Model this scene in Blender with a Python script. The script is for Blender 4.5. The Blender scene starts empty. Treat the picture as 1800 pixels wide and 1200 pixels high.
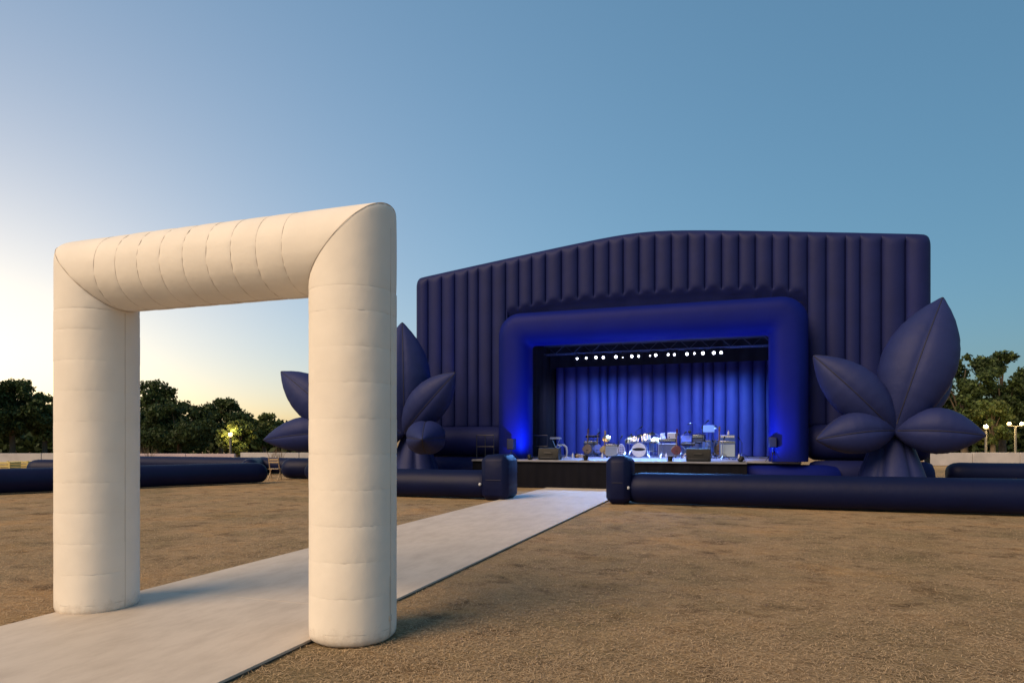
import bpy, bmesh, math, random
import numpy as np
from mathutils import Vector, Matrix
random.seed(7); rng = np.random.default_rng(7)
R = math.radians
S = bpy.context.scene
COL = S.collection

# ---------------------------------------------------------------- camera
YAW = R(18.8)
cam = bpy.data.cameras.new('camera'); cam_o = bpy.data.objects.new('camera', cam); COL.objects.link(cam_o)
cam.sensor_width = 36; cam.lens = 23.4; cam.shift_y = 0.095; cam.clip_start = 0.05; cam.clip_end = 3000
EYE = 1.7
cam_o.location = (0, 0, EYE); cam_o.rotation_euler = (math.pi/2, 0, YAW)
S.camera = cam_o
# ---------------------------------------------------------------- sky, sun, exposure
w = bpy.data.worlds.new('World'); S.world = w; w.use_nodes = True
wn = w.node_tree; bg = wn.nodes['Background']
sky = wn.nodes.new('ShaderNodeTexSky'); sky.sky_type = 'NISHITA'; sky.sun_disc = False
sky.sun_elevation = R(1.47); sky.sun_rotation = R(-60.7); sky.air_density = 0.81; sky.dust_density = 1.6; sky.ozone_density = 4.15
wb = wn.nodes.new('ShaderNodeMix'); wb.data_type = 'RGBA'; wb.blend_type = 'MULTIPLY'; wb.inputs['Factor'].default_value = 1     # white balance of the whole sky
wb.inputs[7].default_value = (25.2, 26.0, 21.0, 1)
wn.links.new(sky.outputs[0], wb.inputs[6]); gm = wn.nodes.new('ShaderNodeGamma'); gm.inputs[1].default_value = .55                       # soft contrast of a hazy dusk sky
wn.links.new(wb.outputs[2], gm.inputs[0]); wn.links.new(gm.outputs[0], bg.inputs[0]); bg.inputs[1].default_value = 0.10
sun = bpy.data.lights.new('sun', 'SUN'); sun_o = bpy.data.objects.new('sun', sun); COL.objects.link(sun_o)
sun.energy = 4.1; sun.angle = R(38); sun.color = (1.0, 0.72, 0.45)
SUN_TO = Vector((0.46, 0.82, -0.82)).normalized()
sun_o.rotation_euler = SUN_TO.to_track_quat('-Z', 'Y').to_euler()
S.view_settings.view_transform = 'Standard'; S.view_settings.look = 'None'
S.view_settings.exposure = 0.0; S.view_settings.gamma = 1; S.view_settings.use_curve_mapping = False
S.cycles.max_bounces = 6; S.cycles.sample_clamp_indirect = 4

# ---------------------------------------------------------------- helpers
FW = Vector((-math.sin(YAW), math.cos(YAW), 0)); RT = Vector((math.cos(YAW), math.sin(YAW), 0)); F = 1170.0
def ray(u, v): return FW + RT*((u-900)/F) + Vector((0, 0, (771-v)/F))
def onY(u, v, Y):                      # point seen at photo pixel (u, v) on the plane y = Y
    r = ray(u, v); k = Y/r.y; return Vector((r.x*k, Y, EYE + r.z*k))
def onG(u, v):                         # point on the ground
    r = ray(u, v); k = -EYE/r.z; return Vector((r.x*k, r.y*k, 0))
def atD(u, v, d): r = ray(u, v); return Vector((0, 0, EYE)) + r*d

class MB:
    def __init__(s): s.v = []; s.f = []
    def quadgrid(s, P, cu=False, cv=False, flip=False):     # P[i][j]
        n = len(P); m = len(P[0]); b = len(s.v)
        for row in P: s.v += [tuple(p) for p in row]
        for i in range(n if cu else n-1):
            for j in range(m if cv else m-1):
                q = (b+i*m+j, b+((i+1) % n)*m+j, b+((i+1) % n)*m+(j+1) % m, b+i*m+(j+1) % m)
                s.f.append(q[::-1] if flip else q)
        return b
    def box(s, c, d, rz=0, bev=0, rx=0):
        hx, hy, hz = d[0]/2, d[1]/2, d[2]/2
        M = Matrix.Translation(c) @ Matrix.Rotation(rz, 4, 'Z') @ Matrix.Rotation(rx, 4, 'X')
        bm = bmesh.new(); bmesh.ops.create_cube(bm, size=1)
        for vv in bm.verts: vv.co = Vector((vv.co.x*d[0], vv.co.y*d[1], vv.co.z*d[2]))
        if bev: bmesh.ops.bevel(bm, geom=list(bm.edges), offset=bev, segments=2, affect='EDGES', profile=0.5)
        s.addbm(bm, M); return s
    def addbm(s, bm, M=Matrix()):
        bm.verts.index_update(); b = len(s.v)
        s.v += [tuple(M @ vv.co) for vv in bm.verts]
        s.f += [tuple(b+q.index for q in f.verts) for f in bm.faces]; bm.free()
    def tube(s, pts, r, seg=10, cap=True):
        pts = [Vector(p) for p in pts]; n = len(pts)
        rr = r if isinstance(r, (list, tuple)) else [r]*n
        rows = []; prev = None
        for i in range(n):
            t = (pts[min(i+1, n-1)]-pts[max(i-1, 0)]).normalized()
            if prev is None:
                a = Vector((0, 0, 1)) if abs(t.z) < .9 else Vector((1, 0, 0))
                nx = t.cross(a).normalized()
            else: nx = (prev - t*prev.dot(t)).normalized()
            prev = nx; ny = t.cross(nx)
            rows.append([pts[i]+(nx*math.cos(2*math.pi*k/seg)+ny*math.sin(2*math.pi*k/seg))*rr[i] for k in range(seg)])
        b = s.quadgrid(rows, cv=True, flip=True)
        if cap:
            s.f.append(tuple(b+k for k in range(seg))); s.f.append(tuple(b+(n-1)*seg+k for k in range(seg))[::-1])
        return s
    def lathe(s, prof, c, ax=(0, 0, 1), seg=24):     # prof (r, h) along ax
        ax = Vector(ax).normalized(); a = Vector((0, 0, 1)) if abs(ax.z) < .9 else Vector((1, 0, 0))
        nx = ax.cross(a).normalized(); ny = ax.cross(nx); c = Vector(c)
        rows = [[c+ax*h+(nx*math.cos(2*math.pi*k/seg)+ny*math.sin(2*math.pi*k/seg))*r for k in range(seg)] for r, h in prof]
        s.quadgrid(rows, cv=True, flip=True); return s
    def build(s, name, mat, parent=None, smooth=True, sharp=40):
        me = bpy.data.meshes.new(name); me.from_pydata(s.v, [], s.f); me.validate()
        o = bpy.data.objects.new(name, me); COL.objects.link(o)
        if mat: me.materials.append(mat)
        if smooth:
            me.polygons.foreach_set('use_smooth', [True]*len(me.polygons))
            if sharp < 180: me.set_sharp_from_angle(angle=R(sharp))
        if parent: o.parent = parent; o.matrix_parent_inverse = parent.matrix_world.inverted()
        return o
def tag(o, label=None, cat=None, group=None, kind=None):
    if label: o['label'] = label
    if cat: o['category'] = cat
    if group: o['group'] = group
    if kind: o['kind'] = kind
    return o
def empty(name, loc, label, cat, group=None):
    o = bpy.data.objects.new(name, None); COL.objects.link(o); o.location = loc; o.empty_display_size = .2
    o.matrix_world = Matrix.Translation(loc)
    return tag(o, label, cat, group)

# ---------------------------------------------------------------- materials
def pm(name, col, rough=.6, metal=0, var=0, vscale=8, bump=0, bscale=60, bdist=.02, spec=.5, sheen=0, emit=None, estr=0, rand=0, crease=None):
    m = bpy.data.materials.new(name); m.use_nodes = True; nt = m.node_tree; N = nt.nodes; L = nt.links
    p = N['Principled BSDF']; p.inputs['Roughness'].default_value = rough; p.inputs['Metallic'].default_value = metal
    p.inputs['Specular IOR Level'].default_value = spec; p.inputs['Sheen Weight'].default_value = sheen
    p.inputs['Base Color'].default_value = (*col, 1)
    tc = N.new('ShaderNodeTexCoord')
    if var or rand:
        mx = N.new('ShaderNodeHueSaturation'); mx.inputs['Color'].default_value = (*col, 1)
        mr = N.new('ShaderNodeMapRange')
        if var:
            n = N.new('ShaderNodeTexNoise'); n.inputs['Scale'].default_value = vscale; n.inputs['Detail'].default_value = 6
            L.new(tc.outputs['Object'], n.inputs['Vector']); L.new(n.outputs['Fac'], mr.inputs['Value'])
            mr.inputs['From Min'].default_value = .25; mr.inputs['From Max'].default_value = .75
            mr.inputs['To Min'].default_value = 1-var; mr.inputs['To Max'].default_value = 1+var
        else:
            g = N.new('ShaderNodeNewGeometry'); L.new(g.outputs['Random Per Island'], mr.inputs['Value'])
            mr.inputs['To Min'].default_value = 1-rand; mr.inputs['To Max'].default_value = 1+rand
        L.new(mr.outputs[0], mx.inputs['Value']); L.new(mx.outputs[0], p.inputs['Base Color'])
    if bump:
        n = N.new('ShaderNodeTexNoise'); n.inputs['Scale'].default_value = bscale; n.inputs['Detail'].default_value = 4
        L.new(tc.outputs['Object'], n.inputs['Vector'])
        b = N.new('ShaderNodeBump'); b.inputs['Strength'].default_value = bump; b.inputs['Distance'].default_value = bdist
        L.new(n.outputs['Fac'], b.inputs['Height']); L.new(b.outputs[0], p.inputs['Normal'])
        if crease:
            mp = N.new('ShaderNodeMapping'); mp.inputs['Scale'].default_value = crease[0]; L.new(tc.outputs['Object'], mp.inputs[0])
            r = N.new('ShaderNodeTexNoise'); r.noise_type = 'RIDGED_MULTIFRACTAL'; r.inputs['Scale'].default_value = 1; r.inputs['Detail'].default_value = 3; r.inputs['Distortion'].default_value = .8
            L.new(mp.outputs[0], r.inputs['Vector'])
            b2 = N.new('ShaderNodeBump'); b2.inputs['Strength'].default_value = crease[1]; b2.inputs['Distance'].default_value = crease[2]
            L.new(r.outputs['Fac'], b2.inputs['Height']); L.new(b.outputs[0], b2.inputs['Normal']); L.new(b2.outputs[0], p.inputs['Normal'])
    if emit: p.inputs['Emission Color'].default_value = (*emit, 1); p.inputs['Emission Strength'].default_value = estr
    return m
WHITE = pm('white_fabric', (.77, .70, .605), .6, var=.05, vscale=3, bump=.35, bscale=7, bdist=.012, spec=.25, sheen=.1, crease=((2.6, 2.6, 1.5), .22, .010))
def soil_base(m):                          # splashed soil around the feet
    nt = m.node_tree; N = nt.nodes; L = nt.links; p = N['Principled BSDF']; src = p.inputs['Base Color'].links[0].from_socket
    tc = N.new('ShaderNodeTexCoord'); sp = N.new('ShaderNodeSeparateXYZ'); L.new(tc.outputs['Object'], sp.inputs[0])
    n = N.new('ShaderNodeTexNoise'); n.inputs['Scale'].default_value = 14; n.inputs['Detail'].default_value = 8; n.inputs['Roughness'].default_value = .7; L.new(tc.outputs['Object'], n.inputs['Vector'])
    mr = N.new('ShaderNodeMapRange'); mr.inputs['From Min'].default_value = .0; mr.inputs['From Max'].default_value = .28; mr.inputs['To Min'].default_value = .30; mr.inputs['To Max'].default_value = -.25; L.new(sp.outputs['Z'], mr.inputs['Value'])
    ad = N.new('ShaderNodeMath'); ad.operation = 'ADD'; L.new(n.outputs['Fac'], ad.inputs[0]); L.new(mr.outputs[0], ad.inputs[1])
    r = N.new('ShaderNodeMapRange'); r.inputs['From Min'].default_value = .52; r.inputs['From Max'].default_value = .85; r.inputs['To Max'].default_value = .32; L.new(ad.outputs[0], r.inputs['Value'])
    x = N.new('ShaderNodeMix'); x.data_type = 'RGBA'; L.new(r.outputs[0], x.inputs['Factor']); L.new(src, x.inputs[6]); x.inputs[7].default_value = (.30, .21, .13, 1); L.new(x.outputs[2], p.inputs['Base Color'])
soil_base(WHITE)
WSEAM = pm('white_seam', (.55, .47, .39), .7)
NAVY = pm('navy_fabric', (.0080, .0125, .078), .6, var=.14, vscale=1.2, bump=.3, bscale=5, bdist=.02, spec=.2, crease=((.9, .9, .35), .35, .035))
NAVYB = pm('navy_barrier_shaded', (.0022, .0050, .034), .52, var=.12, vscale=1.4, bump=.3, bscale=5, bdist=.02, spec=.18, crease=((.5, 1.6, 1.6), .3, .03))  # navy darkened in its base colour for the weaker light near the ground
NAVYP = pm('navy_petal_fabric', (.0150, .0225, .098), .6, var=.12, vscale=1.4, bump=.4, bscale=6, bdist=.02, spec=.22, crease=((1.3, 1.3, 1.3), .3, .03))
NAVYF = pm('navy_frame_blue_lit', (.002, .007, .125), .58, var=.06, vscale=1.5, bump=.25, bscale=4, bdist=.02, spec=.12, crease=((.7, .7, .7), .3, .03))  # blue of the flood light partly put into this base colour
NSEAM = pm('navy_seam', (.010, .010, .03), .7)
CURT = pm('curtain_fabric', (.045, .05, .20), .6, var=.08, vscale=2, bump=.2, bscale=5, spec=.25)
BLACK = pm('black_cloth', (.012, .012, .014), .85, var=.2, vscale=3)
BLKPL = pm('black_plastic', (.007, .007, .008), .5, var=.15, vscale=20, spec=.25)
APRON = pm('apron_cloth', (.005, .005, .009), .8, var=.2, vscale=2, spec=.12)
DECK = pm('stage_deck', (.20, .20, .23), .42, var=.15, vscale=3, bump=.1)
CHROME = pm('chrome', (.62, .62, .64), .22, 1)
BRASS = pm('brass', (.45, .35, .16), .25, 1)
DRUMW = pm('drum_head', (.50, .52, .56), .4, var=.08, vscale=9)
GREYC = pm('grille_cloth', (.19, .23, .28), .8, bump=.4, bscale=200, bdist=.003, var=.1)
DGREY = pm('dark_grille_cloth', (.07, .09, .16), .8, bump=.4, bscale=200, bdist=.003)
WHITEP = pm('white_plastic', (.46, .47, .50), .4, var=.06)
WOOD = pm('varnished_wood', (.15, .08, .04), .4, var=.25, vscale=14)
PALEW = pm('pale_wood', (.42, .30, .18), .6, var=.2, vscale=14)
STEEL = pm('dark_steel', (.05, .05, .055), .4, .8)
ALU = pm('truss_aluminium', (.10, .10, .11), .45, .9)
BLUEP = pm('blue_lacquer', (.05, .10, .30), .3, var=.1)
LENS = pm('lamp_lens', (.9, .9, 1), .2, emit=(.80, .82, 1.0), estr=14)
BLENS = pm('blue_lamp_lens', (.1, .2, 1), .2, emit=(.05, .15, 1.0), estr=3)
GLOBE = pm('lamp_globe', (1, .9, .6), .3, emit=(1.0, .72, .28), estr=2.6)
POSTM = pm('lamp_post_paint', (.15, .14, .12), .6, var=.1)
CONC = pm('concrete', (.46, .43, .42), .85, var=.18, vscale=1.2, bump=.3, bscale=12)
CONCP = pm('pinkish_concrete', (.50, .40, .42), .85, var=.15, vscale=1.2, bump=.3, bscale=12)
BARK = pm('bark', (.10, .075, .05), .9, var=.3, vscale=5, bump=.6, bscale=9)
LEAF = [pm('leaf_%s' % n, c, .6, rand=.45, spec=.25) for n, c in (('dark', (.038, .060, .020)), ('mid', (.075, .108, .034)), ('light', (.13, .15, .045)))]
for _m in LEAF:
    _n = _m.node_tree; _t = _n.nodes.new('ShaderNodeBsdfTranslucent'); _x = _n.nodes.new('ShaderNodeMixShader'); _x.inputs[0].default_value = .32
    _p = _n.nodes['Principled BSDF']; _n.links.new(_p.inputs['Base Color'].links[0].from_socket, _t.inputs[0])
    _n.links.new(_p.outputs[0], _x.inputs[1]); _n.links.new(_t.outputs[0], _x.inputs[2]); _n.links.new(_x.outputs[0], _n.nodes['Material Output'].inputs[0])
DRYL = pm('dry_shrub', (.16, .11, .06), .8, rand=.4)
CRATE = pm('yellow_lit_crate', (.55, .42, .14), .6, var=.15)  # yellow light falling on the crates, painted into their base colour

# ground: dry matted grass
def ground_mat():
    m = bpy.data.materials.new('dry_grass_ground'); m.use_nodes = True; nt = m.node_tree; N = nt.nodes; L = nt.links
    p = N['Principled BSDF']; p.inputs['Roughness'].default_value = .95; p.inputs['Specular IOR Level'].default_value = .1
    tc = N.new('ShaderNodeTexCoord')
    def noise(sc, det, rough=.6):
        n = N.new('ShaderNodeTexNoise'); n.inputs['Scale'].default_value = sc; n.inputs['Detail'].default_value = det; n.inputs['Roughness'].default_value = rough
        L.new(tc.outputs['Object'], n.inputs['Vector']); return n
    def ramp(src, stops):
        r = N.new('ShaderNodeValToRGB'); e = r.color_ramp.elements
        e[0].position, e[0].color = stops[0][0], (*stops[0][1], 1); e[1].position, e[1].color = stops[-1][0], (*stops[-1][1], 1)
        for q, c in stops[1:-1]: x = e.new(q); x.color = (*c, 1)
        L.new(src.outputs['Fac'], r.inputs[0]); return r
    def mix(t, f, a, b):
        x = N.new('ShaderNodeMix'); x.data_type = 'RGBA'; x.blend_type = t
        if isinstance(f, float): x.inputs['Factor'].default_value = f
        else: L.new(f, x.inputs['Factor'])
        L.new(a, x.inputs[6]); L.new(b, x.inputs[7]); return x.outputs[2]
    fine = noise(38, 8, .75); mid = noise(4.2, 8, .72); big = noise(.35, 6, .6)
    c1 = ramp(fine, [(.30, (.12, .082, .047)), (.42, (.30, .21, .120)), (.58, (.44, .318, .190)), (.76, (.58, .445, .285))])
    c2 = ramp(mid, [(.30, (.62, .58, .54)), (.42, (.90, .88, .86)), (.55, (1.03, 1.02, 1.0)), (.75, (1.2, 1.18, 1.12))])
    c3 = ramp(big, [(.32, (.66, .70, .66)), (.5, (.94, .94, .94)), (.7, (1.10, 1.02, .92))])
    o = mix('MULTIPLY', 1.0, c1.outputs[0], c2.outputs[0]); o = mix('MULTIPLY', 1.0, o, c3.outputs[0])
    sp1 = noise(1.7, 7, .72); sp2 = noise(.6, 4, .6)
    c4 = ramp(sp1, [(.33, (.36, .34, .34)), (.40, (.72, .69, .67)), (.48, (1, 1, 1)), (.70, (1.10, 1.08, 1.04))]); o = mix('MULTIPLY', 1.0, o, c4.outputs[0])
    c5 = ramp(sp2, [(.34, (.84, .86, .82)), (.52, (1.0, 1.0, 1.0)), (.68, (1.14, 1.03, .88))]); o = mix('MULTIPLY', 1.0, o, c5.outputs[0])
    L.new(o, p.inputs['Base Color'])
    ad = N.new('ShaderNodeMath'); ad.operation = 'MULTIPLY_ADD'; L.new(fine.outputs['Fac'], ad.inputs[0]); ad.inputs[1].default_value = .5; L.new(mid.outputs['Fac'], ad.inputs[2])
    b = N.new('ShaderNodeBump'); b.inputs['Strength'].default_value = .9; b.inputs['Distance'].default_value = .07
    L.new(ad.outputs[0], b.inputs['Height']); L.new(b.outputs[0], p.inputs['Normal'])
    return m
GROUND = ground_mat()
STRAW = pm('dry_straw', (.42, .300, .178), .85, rand=.45, spec=.12)
def path_mat():
    m = pm('pale_path_sheet', (.51, .44, .365), .62, var=.06, vscale=1.1, bump=.15, bscale=30, bdist=.004, spec=.35)
    nt = m.node_tree; N = nt.nodes; L = nt.links; p = N['Principled BSDF']
    src = p.inputs['Base Color'].links[0].from_socket
    tc = N.new('ShaderNodeTexCoord'); n = N.new('ShaderNodeTexNoise'); n.inputs['Scale'].default_value = 5; n.inputs['Detail'].default_value = 9; n.inputs['Roughness'].default_value = .72
    mp = N.new('ShaderNodeMapping'); mp.inputs['Scale'].default_value = (1, .35, 1); L.new(tc.outputs['Object'], mp.inputs[0]); L.new(mp.outputs[0], n.inputs['Vector'])
    r = N.new('ShaderNodeValToRGB'); e = r.color_ramp.elements; e[0].position = .33; e[0].color = (.84, .825, .81, 1); e[1].position = .58; e[1].color = (1, 1, 1, 1)
    L.new(n.outputs['Fac'], r.inputs[0])
    x = N.new('ShaderNodeMix'); x.data_type = 'RGBA'; x.blend_type = 'MULTIPLY'; x.inputs['Factor'].default_value = 1
    L.new(src, x.inputs[6]); L.new(r.outputs[0], x.inputs[7]); L.new(x.outputs[2], p.inputs['Base Color'])
    return m
PATH = path_mat()

# ================================================================ GROUND AND PATH
g = MB(); g.quadgrid([[(-900, -200, 0), (900, -200, 0)], [(-900, 1500, 0), (900, 1500, 0)]], flip=True)
tag(g.build('ground', GROUND, smooth=False), kind='structure')
PX0, PX1 = -6.22, -3.37
pth = MB(); pth.box(((PX0+PX1)/2, 9.75, .008), (PX1-PX0-.02, 24.5, .014))
path_o = tag(pth.build('path', pm('path_underlay', (.10, .085, .07), .9), smooth=False), kind='structure')
y = -2.5
while y < 21.9:
    y1 = min(y+4.1, 21.98)
    for a, b in ((PX0, PX1),):
        m = MB(); m.box(((a+b)/2, (y+y1)/2, .026), (b-a, y1-y-.004, .022), bev=.003); m.build('path_sheet', PATH, path_o, smooth=False)
    y = y1

# loose dry straw lying on the ground near the camera
def straw(n, seed):
    r = np.random.default_rng(seed)
    d = 3.6 + 22*r.random(n)**1.55; u = -80+1960*r.random(n)
    lat = (u-900)/F*d
    x = lat*RT.x + d*FW.x; yy = lat*RT.y + d*FW.y
    keep = ~((x > PX0-.03) & (x < PX1+.03)) & (yy < 17.0)
    for lx in (-6.07, -3.13): keep &= (x-lx)**2+(yy-4.97)**2 > .36**2
    # clumpy density
    cl = np.sin(x*2.9+1.3*np.sin(yy*2.1))*np.sin(yy*3.3+1.7*np.sin(x*1.7)) + .6*np.sin(x*9.1+yy*3.7)*np.sin(yy*8.3-x*2.9)
    keep &= (r.random(n) < .55+.35*cl) & (r.random(n) < np.clip((25-d)/14, 0, 1))
    x = x[keep]; yy = yy[keep]; d = d[keep]; k = len(x)
    a = r.random(k)*2*np.pi; ln = (.022+.055*r.random(k)); wd = (.0008+.0010*r.random(k))*(1+d*.06); h = .002+.010*r.random(k)**2
    dx, dy = np.cos(a), np.sin(a); z0 = .002+.012*r.random(k)
    V = np.zeros((k, 5, 3))
    for i, (t, sd) in enumerate(((0, -1), (0, 1), (.55, 1), (.55, -1), (1, 0))):
        V[:, i, 0] = x+dx*ln*t-dy*wd*sd*(1 if t else .7); V[:, i, 1] = yy+dy*ln*t+dx*wd*sd*(1 if t else .7)
        V[:, i, 2] = z0 + h*(0, 0, 1, 1, .75)[i]
    b = (np.arange(k)*5)[:, None]
    q = b+np.array([0, 1, 2, 3]); tr = b+np.array([3, 2, 4])
    me = bpy.data.meshes.new('dry_grass'); me.vertices.add(k*5); me.vertices.foreach_set('co', V.ravel())
    lv = np.concatenate([np.hstack([q, tr]).ravel()]); me.loops.add(len(lv)); me.loops.foreach_set('vertex_index', lv.astype(np.int32))
    me.polygons.add(2*k); st = (np.arange(k)*7)[:, None]+np.array([0, 4]); me.polygons.foreach_set('loop_start', st.ravel().astype(np.int32))
    me.update(calc_edges=True); me.validate(); me.materials.append(STRAW)
    o = bpy.data.objects.new('dry_grass', me); COL.objects.link(o)
    return tag(o, 'matted dry straw-coloured grass covering the field', 'grass', kind='stuff')
straw(600000, 3)

# ================================================================ WHITE INFLATABLE ARCH
AY, AXL, AXR, AZ, AR = 4.97, -6.07, -3.13, 3.312, .360
arch = empty('inflatable_arch', ((AXL+AXR)/2, AY, 0), 'tall white inflatable gateway arch standing over the pale path', 'arch')
SEG = 72
def cC(p): c = math.cos(p); return math.copysign(abs(c)**.93, c)
def cS(p): c = math.sin(p); return math.copysign(abs(c)**.93, c)
def soften(v):
    for X, sd in ((AXL, -1), (AXR, 1)):
        a = (v.x-X)*sd; b = v.z-AZ
        if a > .02 and b > .02:
            e = 6 if sd < 0 else 26; k = max(a, b)/((a**e+b**e)**(1/e)); return Vector((X+sd*a*k, v.y, AZ+b*k))
    return v
def ring_panel(part, place, t0s, t1s, bulge=.006, rows=9, seed=0, wr=.0):
    """A fabric band between two seams. place(t, phi, r) -> point; t0s/t1s give the band limits per phi (mitred at the corners)."""
    m = MB(); P = []; rr = random.Random(seed); ph1, ph2, ph3 = [rr.random()*6.28 for _ in range(3)]
    for i in range(rows+1):
        s = i/rows; s = .5-.5*math.cos(math.pi*s); row = []
        for k in range(SEG):
            phi = 2*math.pi*k/SEG
            t = t0s(phi)+(t1s(phi)-t0s(phi))*s
            e = (4*s*(1-s))**.42
            puck = wr*(1-e)*math.sin(phi*21+ph1+2*math.sin(phi*3+ph2))*1.1*(.5+.5*math.sin(phi*2.0+ph3))+wr*.35*math.sin(phi*7+ph2)*(1-.6*e)+wr*.5*e*math.sin(phi*2+ph3)
            row.append(soften(place(t, phi, AR-bulge*(1-e)+puck)))
        P.append(row)
    m.quadgrid(P, cv=True)
    return m.build('fabric_panel', WHITE, part, sharp=180)
def make_leg(X, side, seed):
    part = MB()
    # rounded foot cap
    prof = [(.0, .004), (AR*.80, .004), (AR*.90, .012), (AR*.965, .035), (AR*.99, .07), (AR*.994, .115)]
    foot = MB(); rows = []
    for r0, h in prof:
        row = []
        for k in range(SEG):
            phi = 2*math.pi*k/SEG; rr = r0*(1+.008*math.sin(phi*31+seed)*(.3 if h > .08 else 1)*(h > .008))
            row.append(Vector((X+rr*cC(phi), AY+rr*cS(phi), h+.002*math.sin(phi*9))))
        rows.append(row)
    foot.quadgrid(rows, cv=True, flip=True)
    leg = foot.build('leg', WHITE, arch, sharp=180)
    place = lambda t, phi, r: Vector((X+r*cC(phi), AY+r*cS(phi), t))
    step = .292; z = .115; i = 0
    # outer mitre: top limit z = AZ + side*r*cos(phi)
    top = lambda phi: AZ+side*AR*cC(phi)
    while z < AZ-AR-.02:
        z1 = z+step if z+step < AZ-AR-.12 else AZ-AR-.012
        ring_panel(leg, place, lambda p, a=z: a, lambda p, b=z1: b, .0016, 8, seed+i, .0020); z = z1; i += 1
    ring_panel(leg, place, lambda p, a=z: a, top, .004, 18, seed+50, .003)
    # seam in the arch's mid plane, on the +X and -X sides
    for sx in (1, -1):
        m = MB(); zt = AZ+side*sx*AR
        m.tube([(X+sx*(AR-.001), AY, zz) for zz in np.linspace(.06, zt-(.2 if zt > AZ else .02), 26)], .0038, 6); m.build('side_seam', WSEAM, leg)
    return leg
legL = make_leg(AXL, -1, 3); legR = make_leg(AXR, 1, 90)
tag(legL, 'left leg of the white arch, at the far edge of the path'); tag(legR, 'right leg of the white arch, nearest the camera')
# closing band and zip on the near leg's outer side
m = MB(); m.tube([(AXR+AR*.995, AY-.012, zz) for zz in np.linspace(.04, .55, 12)], .004, 6); m.build('zip', WSEAM, legR)
m = MB(); m.box((AXR+AR+.004, AY-.012, .20), (.012, .03, .05), bev=.004); m.build('zip_pull', WSEAM, legR)
# beam
bplace = lambda t, phi, r: Vector((t, AY+r*cS(phi), AZ+r*cC(phi)))
bl = lambda phi: AXL-AR*cC(phi); br = lambda phi: AXR+AR*cC(phi)
edges = [AXL+AR+.02+.262*i for i in range(0, 10)]
edges = [e for e in edges if e < AXR-AR-.1]
bm0 = MB(); bm0.tube([(AXL+AR, AY, AZ-AR+.004), (AXR-AR, AY, AZ-AR+.004)], .006, 6)
beam = bm0.build('beam', WSEAM, arch)
def beam_panel(a, b, seed, rows=8):
    o = ring_panel(beam, bplace, a, b, .0045, rows, seed, .003); o.data.flip_normals(); return o
beam_panel(bl, lambda p: edges[0], 200, 18)
for i in range(len(edges)-1): beam_panel(lambda p, a=edges[i]: a, lambda p, b=edges[i+1]: b, 201+i)
beam_panel(lambda p: edges[-1], br, 240, 18)
for X, sd in ((AXL, -1), (AXR, 1)):       # mitre seams at the two corners
    m = MB(); m.tube([soften(Vector((X+sd*(AR+.001)*cC(p), AY+(AR+.001)*cS(p), AZ+(AR+.001)*cC(p)))) for p in np.linspace(0, 2*math.pi, 65)], .0022, 6, cap=False)
    m.build('corner_seam', WSEAM, beam)
for e in edges:
    m = MB(); m.tube([(e, AY+(AR-.0035)*cS(p), AZ+(AR-.0035)*cC(p)) for p in np.linspace(0, 2*math.pi, 49)], .0016, 5, cap=False); m.build('panel_seam', WSEAM, beam)
m = MB(); m.tube([(AXL-AR*.6, AY, AZ+AR-.002), (AXR+AR*.6, AY, AZ+AR-.002)], .004, 6); m.build('top_seam', WSEAM, beam)

# ================================================================ STAGE SHELL
WY = 24.2; WXC = -3.3
stage = empty('inflatable_stage_wall', (WXC, WY, 0), 'huge navy inflatable stage wall of upright air tubes with a low gable', 'stage wall')
upx = [726.5,751,775,798,821.5,839.5,863.5,888,911,934,958,986,1015,1043,1070,1095,1123,1151,1180,1209.5,1239,1268.6,1299,1328,1358,1387,1420,1453,1487,1512.5,1550.6,1593,1641]
WX = [onY(u, 500, WY).x for u in upx]
def top_z(x):
    a = abs(x-WXC); half = (WX[-1]-WX[0])/2
    s = math.sqrt(a*a+1.4**2)-1.4*.55
    return 9.30 - (9.30-8.25)*max(0, s)/(half-1.4*.55+.05)
FX0, FX1, FZ1, FY, FRR = -7.83, 1.53, 5.72, 23.45, .60      # frame centre line and tube radius
def bot_z(x):                              # bottom of the tubes over the opening
    if x < FX0-FRR-.02 or x > FX1+FRR+.02: return 2.05
    s = (x-WXC)/(FX1+FRR-WXC); return 6.93-.36*abs(s)**3.0
def over_opening(xm): return FX0-FRR-.02 < xm < FX1+FRR+.02
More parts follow.
